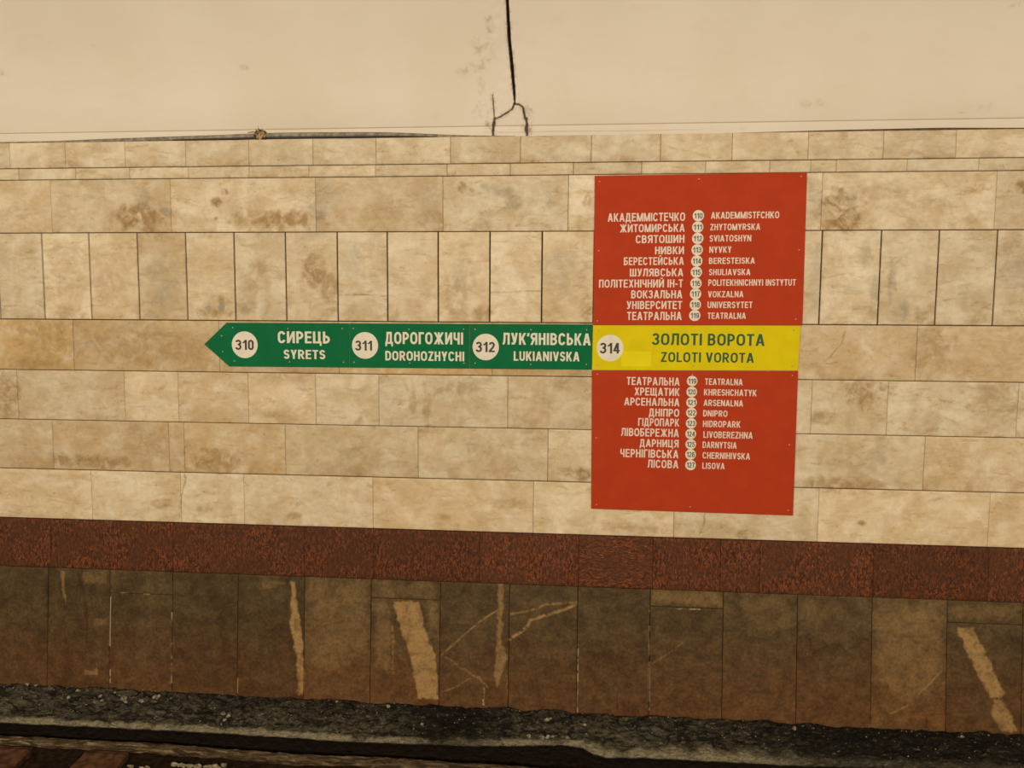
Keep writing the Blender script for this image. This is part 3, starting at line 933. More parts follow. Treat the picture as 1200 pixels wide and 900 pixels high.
def crumb(px, py, r, up=.0):
    x, s = BENCH.at(px, py)
    c = BENCH.pt(x, s, .012 + up)
    base = len(v)
    n = 7
    for lev, (rad, h) in enumerate(((1, -.6), (1.05, .15), (.6, .65))):
        for k in range(n):
            a = 2 * math.pi * k / n + lev * .3
            q = rad * r * rng.uniform(.45, 1.25)
            v.append((c[0] + q * math.cos(a) * 1.15, c[1] + q * math.sin(a), c[2] + h * r * rng.uniform(.6, 1.1)))
    v.append((c[0], c[1], c[2] + r * .8))
    for lev in range(2):
        for k in range(n):
            a, b = base + lev * n + k, base + lev * n + (k + 1) % n
            f.append((a, b, b + n, a + n))
    for k in range(n):
        f.append((base + 2 * n + k, base + 2 * n + (k + 1) % n, base + 3 * n))
    f.append(tuple(base + k for k in range(n - 1, -1, -1)))


for px, py, r in ((145, 820, .018), (148, 824, .014), (118, 818, .014), (120, 823, .010), (166, 823, .013), (182, 818, .013), (187, 817, .010), (92, 811, .012), (81, 819, .011), (262, 838, .014), (268, 840, .012), (264, 845, .010),
                  (641, 845, .014), (645, 844, .009), (636, 866, .012), (642, 865, .014), (648, 865, .010), (664, 866, .010), (685, 851, .010), (620, 864, .012), (33, 803, .012), (42, 805, .010), (566, 844, .009), (495, 850, .009),
                  (930, 855, .013), (714, 847, .009), (135, 813, .008), (330, 826, .010), (385, 823, .009), (395, 824, .008), (455, 829, .012), (1127, 865, .010)):
    crumb(px, py, r)
for k in range(260):
    px = rng.uniform(-20, 1220)
    yb = 797 + px * .0525
    yl = np.interp(px, [0, 400, 680, 710, 1200], [845, 866, 872, 884, 900])
    crumb(px, yb + 4 + (yl - yb - 8) * rng.random() ** 1.3, rng.uniform(.0015, .0042), .002)
for px, py, r in ((204, 889, .010), (212, 890, .013), (222, 891, .012), (232, 891, .015), (243, 892, .013), (252, 891, .014), (262, 890, .011), (272, 896, .013), (152, 892, .010), (166, 894, .012), (172, 893, .008)):
    x, s_ = BEDP.at(px, py)
    c0 = len(v)
    n = 8
    for lev, (rad, h) in enumerate(((1, -.045), (.95, -.030), (.5, -.024))):
        for k in range(n):
            a = 2 * math.pi * k / n
            q = rad * r * rng.uniform(.35, 1.15)
            v.append((x + q * math.cos(a) * 2.4, Y_BOT + s_ + q * .8 * math.sin(a), ZBED + .05 + h + rng.uniform(-.002, .002)))
    for lev in range(2):
        for k in range(n):
            a, b = c0 + lev * n + k, c0 + lev * n + (k + 1) % n
            f.append((a, b, b + n, a + n))
    f.append(tuple(range(c0 + 2 * n, c0 + 3 * n)))
tag(make_object('rubble', v, f, M_CRUMB), 'pale crumbs of plaster scattered over the black bench and trackbed edge', 'rubble', kind='stuff')


# ------------------------------------------------------------------ cables on the ledge
def tube(path, radii, sides=10):
    v, f = [], []
    n = len(path)
    path = [Vector(p) for p in path]
    for k in range(n):
        t = (path[min(k + 1, n - 1)] - path[max(k - 1, 0)]).normalized()
        a = t.cross(Vector((0, 0, 1))).normalized()
        b = a.cross(t)
        r = radii[k] if hasattr(radii, '__len__') else radii
        for j in range(sides):
            w = 2 * math.pi * j / sides
            v.append(path[k] + r * (math.cos(w) * a + math.sin(w) * b))
    for k in range(n - 1):
        for j in range(sides):
            a, b = k * sides + j, k * sides + (j + 1) % sides
            f.append((a, b, b + sides, a + sides))
    f += [tuple(range(sides - 1, -1, -1)), tuple(range((n - 1) * sides, n * sides))]
    return v, f


def ledge_path(keys, r):
    """keys: picture x, setback from the ledge front, lift above the ledge"""
    px = np.linspace(keys[0][0], keys[-1][0], 110)
    kx = [k[0] for k in keys]

    def cub(col):
        yv = np.interp(px, kx, [k[col] for k in keys])
        ker = np.ones(9) / 9
        return np.convolve(np.pad(yv, 4, mode='edge'), ker, 'valid')
    back, lift = cub(1), cub(2)
    out = []
    for i, p in enumerate(px):
        x = MARBLE.at(p, 160 - (p - 600) * .0145)[0]
        out.append((x, LEDGE_Y + back[i] + math.sin(p * .05) * .0015, LEDGE_Z + r + lift[i]))
    return out


cab = bpy.data.objects.new('cable', None)
COL.objects.link(cab)
RC = 0.0155
path = ledge_path([(-140, .20, 0), (-40, .155, 0), (40, .150, 0), (110, .10, .001), (180, .06, .002), (250, .036, .003), (305, .026, .010), (380, .026, .009), (450, .032, .006), (500, .085, 0), (545, .16, 0), (600, .20, 0)], RC)
tag(cab, 'thick grey cable lying on the ledge top, bound with frayed brown tape', 'cable')
v, f = tube(path, RC, 12)
make_object('cable_jacket', v, f, M_CABLE, cab, True)
# the frayed tape knot around it, with a stiff wire end
xk, zk = MARBLE.at(304, 154)[0], LEDGE_Z + RC + .008
yk = LEDGE_Y + .022
rg = random.Random(4)
v, f = [], []
for i in range(13):
    for j in range(14):
        th, ph = math.pi * i / 12, 2 * math.pi * j / 14
        r = .034 * (1 + .34 * (rg.random() - .5))
        v.append((xk + r * 1.08 * math.cos(th), yk + r * math.sin(th) * math.cos(ph), zk + .004 + r * .95 * math.sin(th) * math.sin(ph)))
for i in range(12):
    for j in range(14):
        a, b = i * 14 + j, i * 14 + (j + 1) % 14
        f.append((a, b, b + 14, a + 14))
for k in range(26):                      # loose fibres of tape
    a = rg.uniform(0, 6.28)
    u = rg.uniform(-.032, .032)
    r0, r1 = .028, rg.uniform(.038, .054)
    c0 = Vector((xk + u, yk - .008 + r0 * .3 * math.cos(a), zk + r0 * math.sin(a)))
    c1 = Vector((xk + u + rg.uniform(-.008, .008), yk - .014, zk + r1 * math.sin(a)))
    tv_, tf_ = tube([c0, (c0 + c1) / 2 + Vector((rg.uniform(-.003, .003), -.004, 0)), c1], [.0022, .0018, .0009], 5)
    b0 = len(v)
    v += tv_
    f += [tuple(q + b0 for q in ff) for ff in tf_]
knot = make_object('tape_binding', v, f, M_TAPE, cab)
knot['label'] = 'frayed brown tape binding'
v, f = tube([(xk - .075, yk - .006, zk + .019), (xk - .045, yk - .006, zk + .021), (xk - .01, yk - .008, zk + .020)], [.0022, .003, .003], 6)
make_object('wire_end', v, f, M_BROWNCABLE, cab, True)['label'] = 'dark stiff wire end'

path = ledge_path([(200, .040, 0), (235, .020, 0), (300, .010, .002), (380, .010, .001), (450, .014, .001), (480, .03, 0), (510, .06, 0)], .0065)  # black tube added to stand for the shadow gap below the grey cable
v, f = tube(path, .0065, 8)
make_object('cable_shade_strip', v, f, M_BLACK, cab, True)['label'] = 'thin black strip added for the shadow gap under the grey cable'

path = ledge_path([(770, .22, 0), (800, .19, 0), (860, .135, 0), (930, .105, .0), (1000, .082, .001), (1060, .07, .001), (1110, .066, .002), (1160, .08, .001), (1210, .098, 0), (1300, .12, 0)], .010)
v, f = tube(path, .010, 10)
tag(make_object('cable', v, f, M_BROWNCABLE, None, True), 'thin brown cable arching along the ledge at the upper right', 'cable')

# ------------------------------------------------------------------ lettering
TW = 0.19


def arc(cx, cy, rx, ry, a0, a1, n=8):
    return [(cx + rx * math.cos(math.radians(a0 + (a1 - a0) * k / n)), cy + ry * math.sin(math.radians(a0 + (a1 - a0) * k / n))) for k in range(n + 1)]


def glyph(ch, t):
    """strokes of one capital: ('P', points, closed) ribbons, ('B', x0, y0, x1, y1) bars, ('D', x0, y0, x1, y1) slants cut level; returns width, strokes"""
    h = t / 2
    th = t * 0.86
    hh = th / 2
    W = 0.60
    L, R, B, T = h, W - h, hh, 1 - hh
    V = lambda x, a=0, b=1: ('B', x - h, a, x + h, b)
    H = lambda a, b, y: ('B', a, y - hh, b, y + hh)
    D = lambda x0, y0, x1, y1: ('D', x0, y0, x1, y1)

    def bowl(x0, xr, yb, yt):
        ry = (yt - yb) / 2
        rx = min(ry, xr - x0 - .04)
        return ('P', [(x0, yt)] + arc(xr - rx, yt - ry, rx, ry, 90, -90, 10) + [(x0, yb)], False)

    def oval(L, R, B, T):
        rx = (R - L) / 2
        ry = min(rx * 1.15, (T - B) / 2)
        return ('P', arc(L + rx, T - ry, rx, ry, 0, 180, 10) + arc(L + rx, B + ry, rx, ry, 180, 360, 10), True)

    def cee(L, R, B, T, a=20):
        rx = (R - L) / 2
        ry = rx * 1.15
        return ('P', arc(L + rx, T - ry, rx, ry, a - 5, 180, 10) + arc(L + rx, B + ry, rx, ry, 180, 365 - a, 10), False)

    S = {}
    if ch in 'AА':
        W = .68
        return W, [D(h * 1.05, 0, W / 2 - h * .15, 1), D(W - h * 1.05, 0, W / 2 + h * .15, 1), H(.17, W - .17, .29)]
    if ch in 'BВ':
        return .60, [V(L), bowl(L, R - .03, .52, T), bowl(L, R, B, .52)]
    if ch == 'Б':
        return .58, [V(L), H(0, .53, T), bowl(L, .58 - h, B, .57)]
    if ch in 'CС':
        return .62, [cee(h, .62 - h, B, T)]
    if ch == 'Г':
        return .48, [V(L), H(0, .48, T)]
    if ch == 'D':
        return .61, [V(L), ('P', [(L, T)] + arc(.61 - h - .24, T - .28, .24, .28, 90, 0, 8) + arc(.61 - h - .24, B + .28, .24, .28, 0, -90, 8) + [(L, B)], False)]
    if ch == 'Д':
        return .70, [('P', [(.05, B), (.13, .16), (.19, .5), (.20, T), (.58 - h + .02, T)], False), V(.60 - h, 0, 1), H(0, .70, B), ('B', 0, -.20, t * .8, th * .5), ('B', .70 - t * .8, -.20, .70, th * .5)]
    if ch in 'EЕ':
        return .54, [V(L), H(0, .54, T), H(0, .50, .52), H(0, .54, B)]
    if ch == 'F':
        return .50, [V(L), H(0, .50, T), H(0, .46, .52)]
    if ch == 'Ж':
        W = .92
        return W, [V(W / 2), D(h * 1.1, 0, W / 2 - h * .3, .56), D(h * 1.2, 1, W / 2 - h * .3, .44), D(W - h * 1.1, 0, W / 2 + h * .3, .56), D(W - h * 1.2, 1, W / 2 + h * .3, .44)]
    if ch in 'З3':
        W = .54
        rx, ry = .20 - h * .2, .245 - hh * .5
        rt = (T - .53) / 2
        rb = (.53 - B) / 2
        return W, [('P', arc(.25, T - rt, .19, rt, 165, -90, 12) + [(.20, .53)], False), ('P', [(.20, .53)] + arc(.24, B + rb, W - h - .24, rb, 90, -165, 12), False)]
    if ch in 'ИЙ':
        W = .64
        s = [V(L), V(W - h), ('D', h * .9, .0, W - h * .9, 1.0)]
        if ch == 'Й':
            s.append(('P', arc(W / 2, 1.24, .15, .12, 190, 350, 8), False, .10))
        return .64, s
    if ch in 'IІ':
        return t, [V(h)]
    if ch == '1':
        return .40, [V(.40 - h * 1.0), ('P', [(.02, .70), (.13, .755), (.23, .85), (.27, .97)], False, t * .8)]
    if ch in 'KК':
        W = .62
        return W, [V(L), D(h * 2, .38, W - h * 1.15, 1), D(h * 2.8, .58, W - h * 1.05, 0)]
    if ch == 'Л':
        W = .62
        return W, [('P', [(.0, .085), (.07, .085), (.135, .19), (.165, .5), (.17, T), (W - h, T)], False), V(W - h, 0, 1)]
    if ch == 'L':
        return .50, [V(L), H(0, .50, B)]
    if ch in 'MМ':
        W = .80
        return W, [V(h * .92), V(W - h * .92), D(h * 1.0, 1, W / 2, 0), D(W - h * 1.0, 1, W / 2, 0)]
    if ch == 'N':
        return .64, [V(L), V(.64 - h), D(h * .95, 1, .64 - h * .95, 0)]
    if ch in 'HН':
        return .60, [V(L), V(R), H(L, R, .52)]
    if ch in 'OО':
        return .66, [oval(h, .66 - h, B, T)]
    if ch == '0':
        return .54, [oval(h, .54 - h, B, T)]
    if ch == 'П':
        return .60, [V(L), V(R), H(0, W, T)]
    if ch in 'PР':
        return .57, [V(L), bowl(L, .57 - h, .43, T)]
    if ch == 'R':
        W = .62
        return W, [V(L), bowl(L, W - h - .02, .46, T), D(.30, .46, W - h * .95, 0)]
    if ch == 'S':
        W = .56
        m = .515
        rt, rb = (T - m) / 2, (m - B) / 2
        rx = W / 2 - h
        return W, [('P', arc(W / 2, T - rt, rx, rt, 12, 245, 12) + arc(W / 2, B + rb, rx, rb, 65, -168, 12), False)]
    if ch in 'TТ':
        W = .56
        return W, [V(W / 2), H(0, W, T)]
    if ch == 'У':
        W = .60
        return W, [D(h * 1.1, 1, W / 2 + .02, .22), ('P', [(W - h * 1.1, 1), (W / 2 + .06, .28), (W / 2 - .03, .11), (.06, .085)], False)]
    if ch == 'Y':
        W = .60
        return W, [V(W / 2, 0, .45), D(h * 1.1, 1, W / 2, .36), D(W - h * 1.1, 1, W / 2, .36)]
    if ch == 'U':
        rx = (R - L) / 2
        return .60, [('P', [(L, 1)] + arc(L + rx, B + rx, rx, rx, 180, 360, 12) + [(R, 1)], False)]
    if ch == 'V':
        W = .64
        return W, [D(h * 1.05, 1, W / 2, 0), D(W - h * 1.05, 1, W / 2, 0)]
    if ch == 'Х':
        W = .62
        return W, [D(h * 1.1, 0, W - h * 1.2, 1), D(W - h * 1.1, 0, h * 1.2, 1)]
    if ch == 'Ц':
        return .68, [V(L), V(R), H(0, .60, B), ('B', .60 - h * .5, 0, .68, th), ('B', .68 - t * .75, -.20, .68, th * .6)]
    if ch == 'Ч':
        return .56, [V(.56 - h), ('P', [(h, 1), (h, .62)] + arc(h + .16, .58, .16, .16, 180, 270, 6) + [(.56 - h, .42)], False)]
    if ch in 'ШЩ':
        s = [V(h), V(.41), V(.82 - h), H(0, .82, B)]
        if ch == 'Щ':
            s += [('B', .78, 0, .90, th), ('B', .90 - t * .75, -.20, .90, th * .6)]
            return .90, s
        return .82, s
    if ch == 'Ь':
        return .56, [V(L), bowl(L, .56 - h, B, .57)]
    if ch == 'Я':
        W = .61
        s = [V(W - h), ('P', [(W - h, T), (.30, T)] + arc(.27, .72, .27 - h, T - .72, 90, 270, 10)[1:] + [(W - h, .72 - (T - .72))], False), D(.30, .46, h * 1.0, 0)]
        return W, s
    if ch == 'Z':
        W = .56
        return W, [H(.02, W, T), H(0, W, B), D(h * 1.2, hh, W - h * 1.2, 1 - hh)]
    if ch == '2':
        W = .54
        return W, [('P', arc(W / 2, T - .22, W / 2 - h, .22, 170, -20, 10) + [(W * .62, .42), (.15, .2), (h, B)], False), H(0, W, B)]
    if ch == '4':
        W = .56
        return W, [V(W - h * 2, 0, 1), H(0, W, .28), D(h * .9, .28, W - h * 2.2, 1)]
    if ch == '5':
        W = .54
        rb = (.62 - B) / 2
        return W, [H(.10, .50, T), ('P', [(.13, T), (.09, .52)], False), ('P', [(.09, .50), (.14, .58)] + arc(.25, B + rb, W - h - .25, rb, 100, -165, 12), False)]
    if ch == '6':
        W = .54
        return W, [oval(h, W - h, B, .62), ('P', [(h, .34), (h, .62)] + arc(W / 2, T - .26, W / 2 - h, .26, 180, 25, 10), False)]
    if ch == '7':
        W = .52
        return W, [H(0, W, T), ('P', [(W - h * .9, T), (.30, .58), (.20, 0)], False)]
    if ch == '8':
        W = .54
        return W, [oval(h + .02, W - h - .02, .53, T), oval(h, W - h, B, .53)]
    if ch == '9':
        W = .54
        return W, [oval(h, W - h, .38, T), ('P', [(W - h, .66), (W - h, .38)] + arc(W / 2, B + .26, W / 2 - h, .26, 0, -155, 10), False)]
    if ch == '’':
        return .16, [('P', [(.09, 1.0), (.09, .88), (.03, .72)], False, t * .9)]
    if ch == '-':
        return .30, [H(0, .30, .40)]
    return .28, []


def ribbon(pts, closed, t):
    pts = [Vector((p[0], p[1])) for p in pts]
    cl = [pts[0]]
    for p in pts[1:]:
        if (p - cl[-1]).length > 1e-4:
            cl.append(p)
    if closed and (cl[0] - cl[-1]).length < 1e-4:
        cl.pop()
    n = len(cl)
    out = []
    for k in range(n):
        a = cl[k - 1] if (k > 0 or closed) else None
        b = cl[(k + 1) % n] if (k < n - 1 or closed) else None
        d0 = (cl[k] - a).normalized() if a is not None else None
        d1 = (b - cl[k]).normalized() if b is not None else None
        if d0 is None: d0 = d1
        if d1 is None: d1 = d0
        n0, n1 = Vector((-d0.y, d0.x)), Vector((-d1.y, d1.x))
        m = (n0 + n1)
        m = m.normalized() if m.length > 1e-6 else n0
        k_ = min(1.6, 1 / max(.3, m.dot(n1)))
        out.append((cl[k] + m * t / 2 * k_, cl[k] - m * t / 2 * k_))
    v, f = [], []
    for p, q in out:
        v += [tuple(p), tuple(q)]
    for k in range(n if closed else n - 1):
        a, b = 2 * k, 2 * ((k + 1) % n)
        f.append((a, a + 1, b + 1, b))
    return v, f


def text_mesh(text, t=TW, gap=.115):
    """capitals side by side; returns 2-D vertices, faces, total width for a cap height of 1"""
    v, f, x, ns = [], [], 0.0, 0
    for ch in text:
        w, strokes = glyph(ch, t)
        for s in strokes:
            if s[0] == 'B':
                _, a, b, c, d = s
                vv, ff = [(a, b), (c, b), (c, d), (a, d)], [(0, 1, 2, 3)]
            elif s[0] == 'D':
                _, xa, ya, xb, yb = s
                k = t * .53
                vv, ff = [(xa - k, ya), (xa + k, ya), (xb + k, yb), (xb - k, yb)], [(0, 1, 2, 3)]
            else:
                tt = s[3] if len(s) > 3 else t * .95
                vv, ff = ribbon(s[1], s[2], tt)
            b0 = len(v)
            ns += 1
            v += [(p[0] + x, p[1], (ns % 7) * .00003) for p in vv]
            f += [tuple(q + b0 for q in face) for face in ff]
        x += w + (gap if ch != ' ' else 0.05)
    # keep every face looking out of the board
    fixed = []
    for face in f:
        p = [v[i] for i in face]
        area = sum(p[i][0] * p[(i + 1) % len(p)][1] - p[(i + 1) % len(p)][0] * p[i][1] for i in range(len(p)))
        fixed.append(face if area > 0 else face[::-1])
    return v, fixed, x - gap


# ------------------------------------------------------------------ sign boards
class Board:
    THICK, STAND = 0.004, 0.003

    def __init__(self, name, label, outline_px, mat, tilt=0.0):
        pts = [MARBLE.at(*p) for p in outline_px]
        self.tilt = tilt
        self.ox = sum(p[0] for p in pts) / len(pts)
        self.os = min(p[1] for p in pts)
        e = bpy.data.objects.new(name, None)
        o = MARBLE.pt(self.ox, self.os, self.STAND)
        m = Matrix(((1, MARBLE.V[0], MARBLE.N[0], o[0]), (0, MARBLE.V[1], MARBLE.N[1], o[1]), (0, MARBLE.V[2], MARBLE.N[2], o[2]), (0, 0, 0, 1)))
        e.matrix_world = m
        COL.objects.link(e)
        tag(e, label, 'sign', 'metro route sign boards on the marble wall')
        self.e = e
        q = [(p[0] - self.ox, p[1] - self.os) for p in pts]
        n = len(q)
        cx, cy = sum(p[0] for p in q) / n, sum(p[1] for p in q) / n
        bev = .0012
        ins = []
        for x, y_ in q:
            l = math.hypot(x - cx, y_ - cy)
            ins.append((x - (x - cx) / l * bev * 1.4, y_ - (y_ - cy) / l * bev * 1.4))
        v = [(x, y_, 0) for x, y_ in q] + [(x, y_, self.THICK - bev) for x, y_ in q] + [(x, y_, self.THICK) for x, y_ in ins]
        # short spacers behind the board carry it off the stone
        f = [tuple(range(2 * n, 3 * n)), tuple(range(n - 1, -1, -1))]
        for lev in (0, 1):
            for k in range(n):
                a, b = lev * n + k, lev * n + (k + 1) % n
                f.append((a, b, b + n, a + n))
        b0 = len(v)
        for x, y_ in q:
            l = math.hypot(x - cx, y_ - cy)
            xx, yy = x - (x - cx) / l * .03, y_ - (y_ - cy) / l * .03
            r = .006
            i = len(v)
            v += [(xx - r, yy - r, 0), (xx + r, yy - r, 0), (xx + r, yy + r, 0), (xx - r, yy + r, 0), (xx - r, yy - r, -.0042), (xx + r, yy - r, -.0042), (xx + r, yy + r, -.0042), (xx - r, yy + r, -.0042)]
            f += [(i, i + 1, i + 5, i + 4), (i + 1, i + 2, i + 6, i + 5), (i + 2, i + 3, i + 7, i + 6), (i + 3, i, i + 4, i + 7), (i + 4, i + 5, i + 6, i + 7)]
        make_object('panel', v, f, mat, e)

    def loc(self, px, py):
        x, s = MARBLE.at(px, py)
        return x - self.ox, s - self.os

    def text(self, text, x0, x1, y0, y1, mat, name='station_name', parent=None, z=0.0, t=TW, th=.0005, label=None, gap=.115, local=False):
        ym, xm = (y0 + y1) / 2, (x0 + x1) / 2
        ax, ay = self.loc(x0, ym)
        bx, by = self.loc(x1, ym)
        cx, cy = self.loc(xm, ym)
        hgt = self.loc(xm, y0)[1] - self.loc(xm, y1)[1]
        v2, f, w = text_mesh(text, t, gap)
        sx, sy = (bx - ax) / w, hgt
        ca, sa = math.cos(self.tilt), math.sin(self.tilt)
        zz = self.THICK + z
        v = []
        for x, y_, dz in v2:
            u, q = (x - w / 2) * sx, (y_ - .5) * sy
            v.append((cx + u * ca - q * sa, cy + u * sa + q * ca, zz + th + dz))
        n = len(v)
        low = [(p[0], p[1], zz) for p in v]
        faces = list(f)
        edge = {}
        for face in f:
            for i in range(len(face)):
                a, b = face[i], face[(i + 1) % len(face)]
                edge[(a, b)] = 1
        for a, b in edge:
            if (b, a) not in edge:
                faces.append((b, a, a + n, b + n))
        o = make_object(name, v + low, faces, mat, parent or self.e)
        if label:
            o['label'] = label
        return o

    def disc(self, px, py, r_px, number, x0, x1, y0, y1, t=.185, mat=None):
        cx, cy = self.loc(px, py)
        r = (self.loc(px + r_px, py)[0] - self.loc(px - r_px, py)[0]) / 2
        n = 40
        z0, z1 = self.THICK, self.THICK + .0005
        v = [(cx + r * math.cos(2 * math.pi * k / n), cy + r * math.sin(2 * math.pi * k / n), z) for z in (z0, z1) for k in range(n)]
        f = [tuple(range(n, 2 * n))] + [(k, (k + 1) % n, n + (k + 1) % n, n + k) for k in range(n)]
        d = make_object('number_disc', v, f, mat or M_CREAM, self.e)
        d['label'] = 'cream round number disc'
        self.text(number, x0, x1, y0, y1, M_BLACK, 'number', d, .0005, t, .0003, gap=.10)
        return d

    def screw(self, px, py, r=.0042):
        cx, cy = self.loc(px, py)
        n, v, f = 12, [], []
        for rr, z in ((1, 0), (.95, .0012), (.7, .0021), (.3, .0025)):
            v += [(cx + rr * r * math.cos(2 * math.pi * k / n), cy + rr * r * math.sin(2 * math.pi * k / n), self.THICK + z) for k in range(n)]
        for l in range(3):
            for k in range(n):
                a, b = l * n + k, l * n + (k + 1) % n
                f.append((a, b, b + n, a + n))
        f.append(tuple(range(3 * n, 4 * n)))
        make_object('screw', v, f, M_SCREW, self.e, True)


# --- green boards of the line ahead
gt = lambda x: 378.2 + (x - 266) * (380.2 - 378.2) / 430
gb = lambda x: 429.3 + (x - 268) * (433.2 - 429.3) / 426
g1 = Board('route_sign', 'green arrow-headed board reading 310 Syrets, pointing left', [(240, 403.3), (269, gb(269)), (409.3, gb(409.3)), (409.3, gt(409.3)), (266, gt(266))], M_GREEN)
g1.disc(287.4, 404, 15.1, '310', 276.8, 298, 398.2, 410)
g1.text('СИРЕЦЬ', 326, 387, 388.4, 402.2, M_CREAM, label='cream Cyrillic lettering')
g1.text('SYRETS', 333, 381.6, 410, 420.6, M_CREAM, label='cream Latin lettering')
for p in ((273.4, 384), (260.4, 393.6), (261.6, 412), (275.4, 423), (338, 385), (340, 424), (401.4, 385), (403, 424.5)):
    g1.screw(*p)
g2 = Board('route_sign', 'green rectangular board reading 311 Dorohozhychi', [(409.9, gb(410)), (550, gb(550)), (550, gt(550)), (409.9, gt(410))], M_GREEN)
g2.disc(428.2, 404.8, 15.3, '311', 417, 436.4, 399.2, 410.8)
g2.text('ДОРОГОЖИЧІ', 451.7, 542.7, 389.3, 403.3, M_CREAM, label='cream Cyrillic lettering')
g2.text('DOROHOZHYCHI', 451.7, 544, 411.7, 422.7, M_CREAM, label='cream Latin lettering')
for p in ((414.4, 385), (415.4, 424.5), (479.6, 386), (543.4, 385.8), (480.4, 425.5), (544, 425.5)):
    g2.screw(*p)
g3 = Board('route_sign', 'green rectangular board reading 312 Lukianivska, touching the yellow board', [(550.6, gb(551)), (693.4, gb(693.4)), (694.4, gt(694.4)), (550.6, gt(551))], M_GREEN)
g3.disc(569.4, 406.6, 15.4, '312', 558, 580, 400.6, 412.6)
g3.text('ЛУК’ЯНІВСЬКА', 589, 692, 390.4, 404.2, M_CREAM, label='cream Cyrillic lettering')
g3.text('LUKIANIVSKA', 602, 679, 412, 423, M_CREAM, label='cream Latin lettering')
for p in ((557, 386), (557, 425.5), (622.4, 386.5), (622, 427), (687.4, 386.5), (687, 427)):
    g3.screw(*p)

# --- yellow board of this station
yb_ = Board('route_sign', 'yellow board reading 314 Zoloti Vorota in green letters', [(693.8, 433.4), (935, 434), (937.6, 381.6), (695, 381.2)], M_YELLOW)
yb_.disc(714.8, 407.8, 15.7, '314', 703.3, 726.3, 401.8, 414.2)
yb_.text('ЗОЛОТІ ВОРОТА', 764, 895.4, 391, 404.8, M_DGREEN, t=.18, label='dark green Cyrillic lettering')
yb_.text('ZOLOTI VOROTA', 774, 883, 413, 424.6, M_DGREEN, t=.18, label='dark green Latin lettering')
for p in ((701.5, 387), (813.7, 387.3), (929.7, 387), (700.5, 427.5), (812.5, 428.5), (927.8, 429)):
    yb_.screw(*p)
c = [yb_.loc(*p) for p in ((728, 429), (763, 429.5), (763, 412), (728, 411.5))]
z0, z1 = Board.THICK, Board.THICK + .0003
make_object('film_patch', [(x, y_, z0) for x, y_ in c] + [(x, y_, z1) for x, y_ in c], [(4, 5, 6, 7), (0, 1, 5, 4), (1, 2, 6, 5), (2, 3, 7, 6), (3, 0, 4, 7)], M_YPATCH, yb_.e)['label'] = 'paler yellow film patch'

# --- red boards of the crossing line
K = 280 / 1200
r1 = Board('route_sign', 'upper red board listing ten stations numbered 110 to 119', [(695, 380.9), (940, 381.3), (945.5, 202.3), (697, 206.3)], M_RED, tilt=.006)
up = [('АКАДЕММІСТЕЧКО', 137, 525, 256, 298, 592, 270, 'AKADEMMISTFCHKO', 655, 997, 250, 284), ('ЖИТОМИРСЬКА', 198, 523, 312, 352, 589, 327, 'ZHYTOMYRSKA', 651, 902, 310, 342),
      ('СВЯТОШИН', 278, 522, 367, 407, 589, 384, 'SVIATOSHYN', 648, 857, 367, 399), ('НИВКИ', 375, 520, 424, 463, 586, 441, 'NYVKY', 647, 758, 424, 456),
      ('БЕРЕСТЕЙСЬКА', 218, 519, 478, 517, 584, 497, 'BERESTEISKA', 645, 875, 480, 511), ('ШУЛЯВСЬКА', 248, 516, 535, 574, 582, 553, 'SHULIAVSKA', 645, 853, 537, 568),
      ('ПОЛІТЕХНІЧНИЙ ІН-Т', 93, 514, 590, 630, 580, 609, 'POLITEKHNICHNYI INSTYTUT', 641, 1080, 589, 621), ('ВОКЗАЛЬНА', 255, 511, 644, 684, 578, 662, 'VOKZALNA', 640, 818, 648, 679),
      ('УНІВЕРСИТЕТ', 232, 510, 698, 738, 577, 716, 'UNIVERSYTET', 638, 863, 701, 733), ('ТЕАТРАЛЬНА', 234, 508, 752, 793, 574, 770, 'TEATRALNA', 638, 830, 756, 787)]
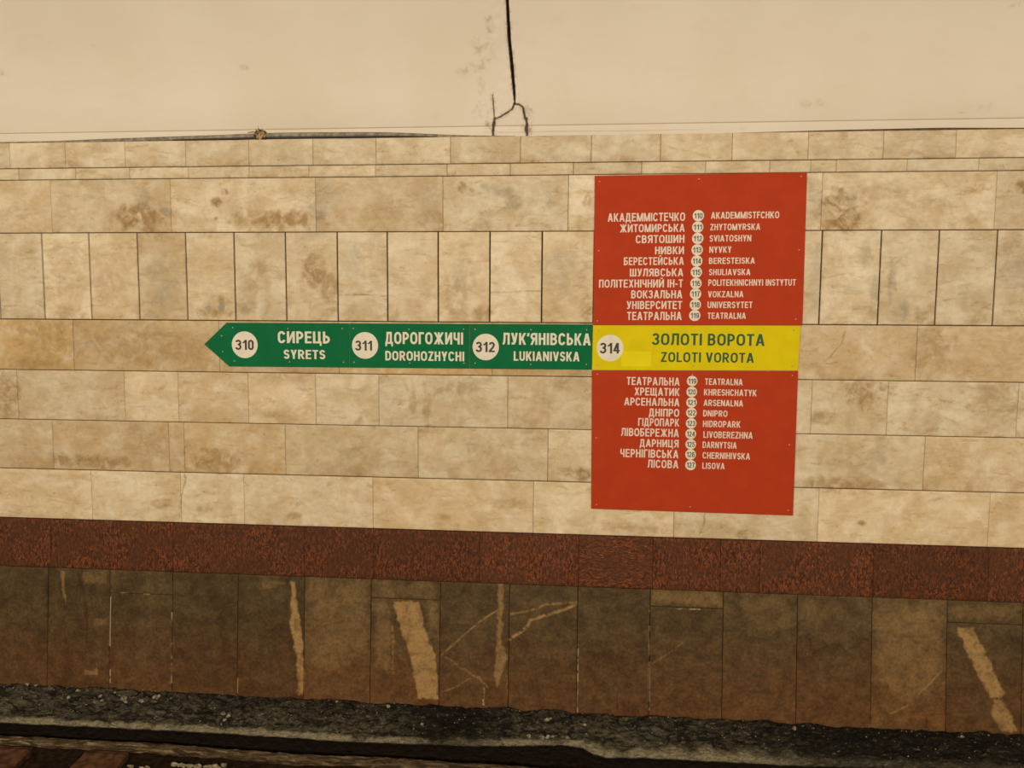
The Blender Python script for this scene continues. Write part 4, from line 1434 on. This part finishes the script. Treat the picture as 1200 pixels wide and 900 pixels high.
for k, (cy1, a, b, c, d, dx, dy, la, e, g, h, i) in enumerate(up):
    r1.text(cy1, 680 + a * K, 680 + b * K, 190 + c * K, 190 + d * K, M_PINKCREAM, t=.178)
    px, py = 680 + dx * K, 190 + dy * K
    r1.disc(px, py, 6.6, str(110 + k), px - 5.0, px + 5.0, py - 3.0, py + 3.2, .16, M_CREAM)
    r1.text(la, 680 + e * K, 680 + g * K, 190 + h * K, 190 + i * K, M_PINKCREAM, t=.178)
for p in ((702.6, 213), (819, 210), (938.5, 207), (701.5, 294), (936, 293), (700, 376), (932, 374)):
    r1.screw(*p)
r2 = Board('route_sign', 'lower red board listing nine stations numbered 119 to 127', [(692.8, 596), (929, 604), (935, 434.6), (693.6, 434)], M_RED, tilt=-.003)
dn = [('ТЕАТРАЛЬНА', 232, 498, 180, 220, 561, 199, 'TEATRALNA', 625, 814, 187, 219), ('ХРЕЩАТИК', 272, 498, 233, 272, 559, 253, 'KHRESHCHATYK', 620, 884, 241, 273),
      ('АРСЕНАЛЬНА', 220, 497, 284, 323, 558, 306, 'ARSENALNA', 618, 816, 294, 325), ('ДНІПРО', 344, 496, 338, 377, 557, 358, 'DNIPRO', 616, 738, 346, 377),
      ('ГІДРОПАРК', 290, 496, 386, 425, 556, 411, 'HIDROPARK', 615, 803, 399, 431), ('ЛІВОБЕРЕЖНА', 205, 494, 437, 477, 554, 464, 'LIVOBEREZHNA', 617, 864, 453, 486),
      ('ДАРНИЦЯ', 298, 493, 492, 530, 554, 516, 'DARNYTSIA', 613, 784, 504, 536), ('ЧЕРНІГІВСЬКА', 200, 492, 542, 583, 553, 567, 'CHERNIHIVSKA', 613, 851, 558, 590), ('ЛІСОВА', 338, 492, 595, 635, 553, 620, 'LISOVA', 612, 724, 609, 640)]
for k, (cy1, a, b, c, d, dx, dy, la, e, g, h, i) in enumerate(dn):
    r2.text(cy1, 680 + a * K, 680 + b * K, 400 + c * K, 400 + d * K, M_PINKCREAM, t=.178)
    px, py = 680 + dx * K, 400 + dy * K
    r2.disc(px, py, 6.2, str(119 + k), px - 4.8, px + 4.8, py - 2.9, py + 3.0, .16, M_CREAM)
    r2.text(la, 680 + e * K, 680 + g * K, 400 + h * K, 400 + i * K, M_PINKCREAM, t=.178)
for p in ((700, 438.5), (811, 439), (928, 440), (698.7, 513), (924.5, 521), (699, 591), (808.5, 593.7), (923.3, 597.7)):
    r2.screw(*p)
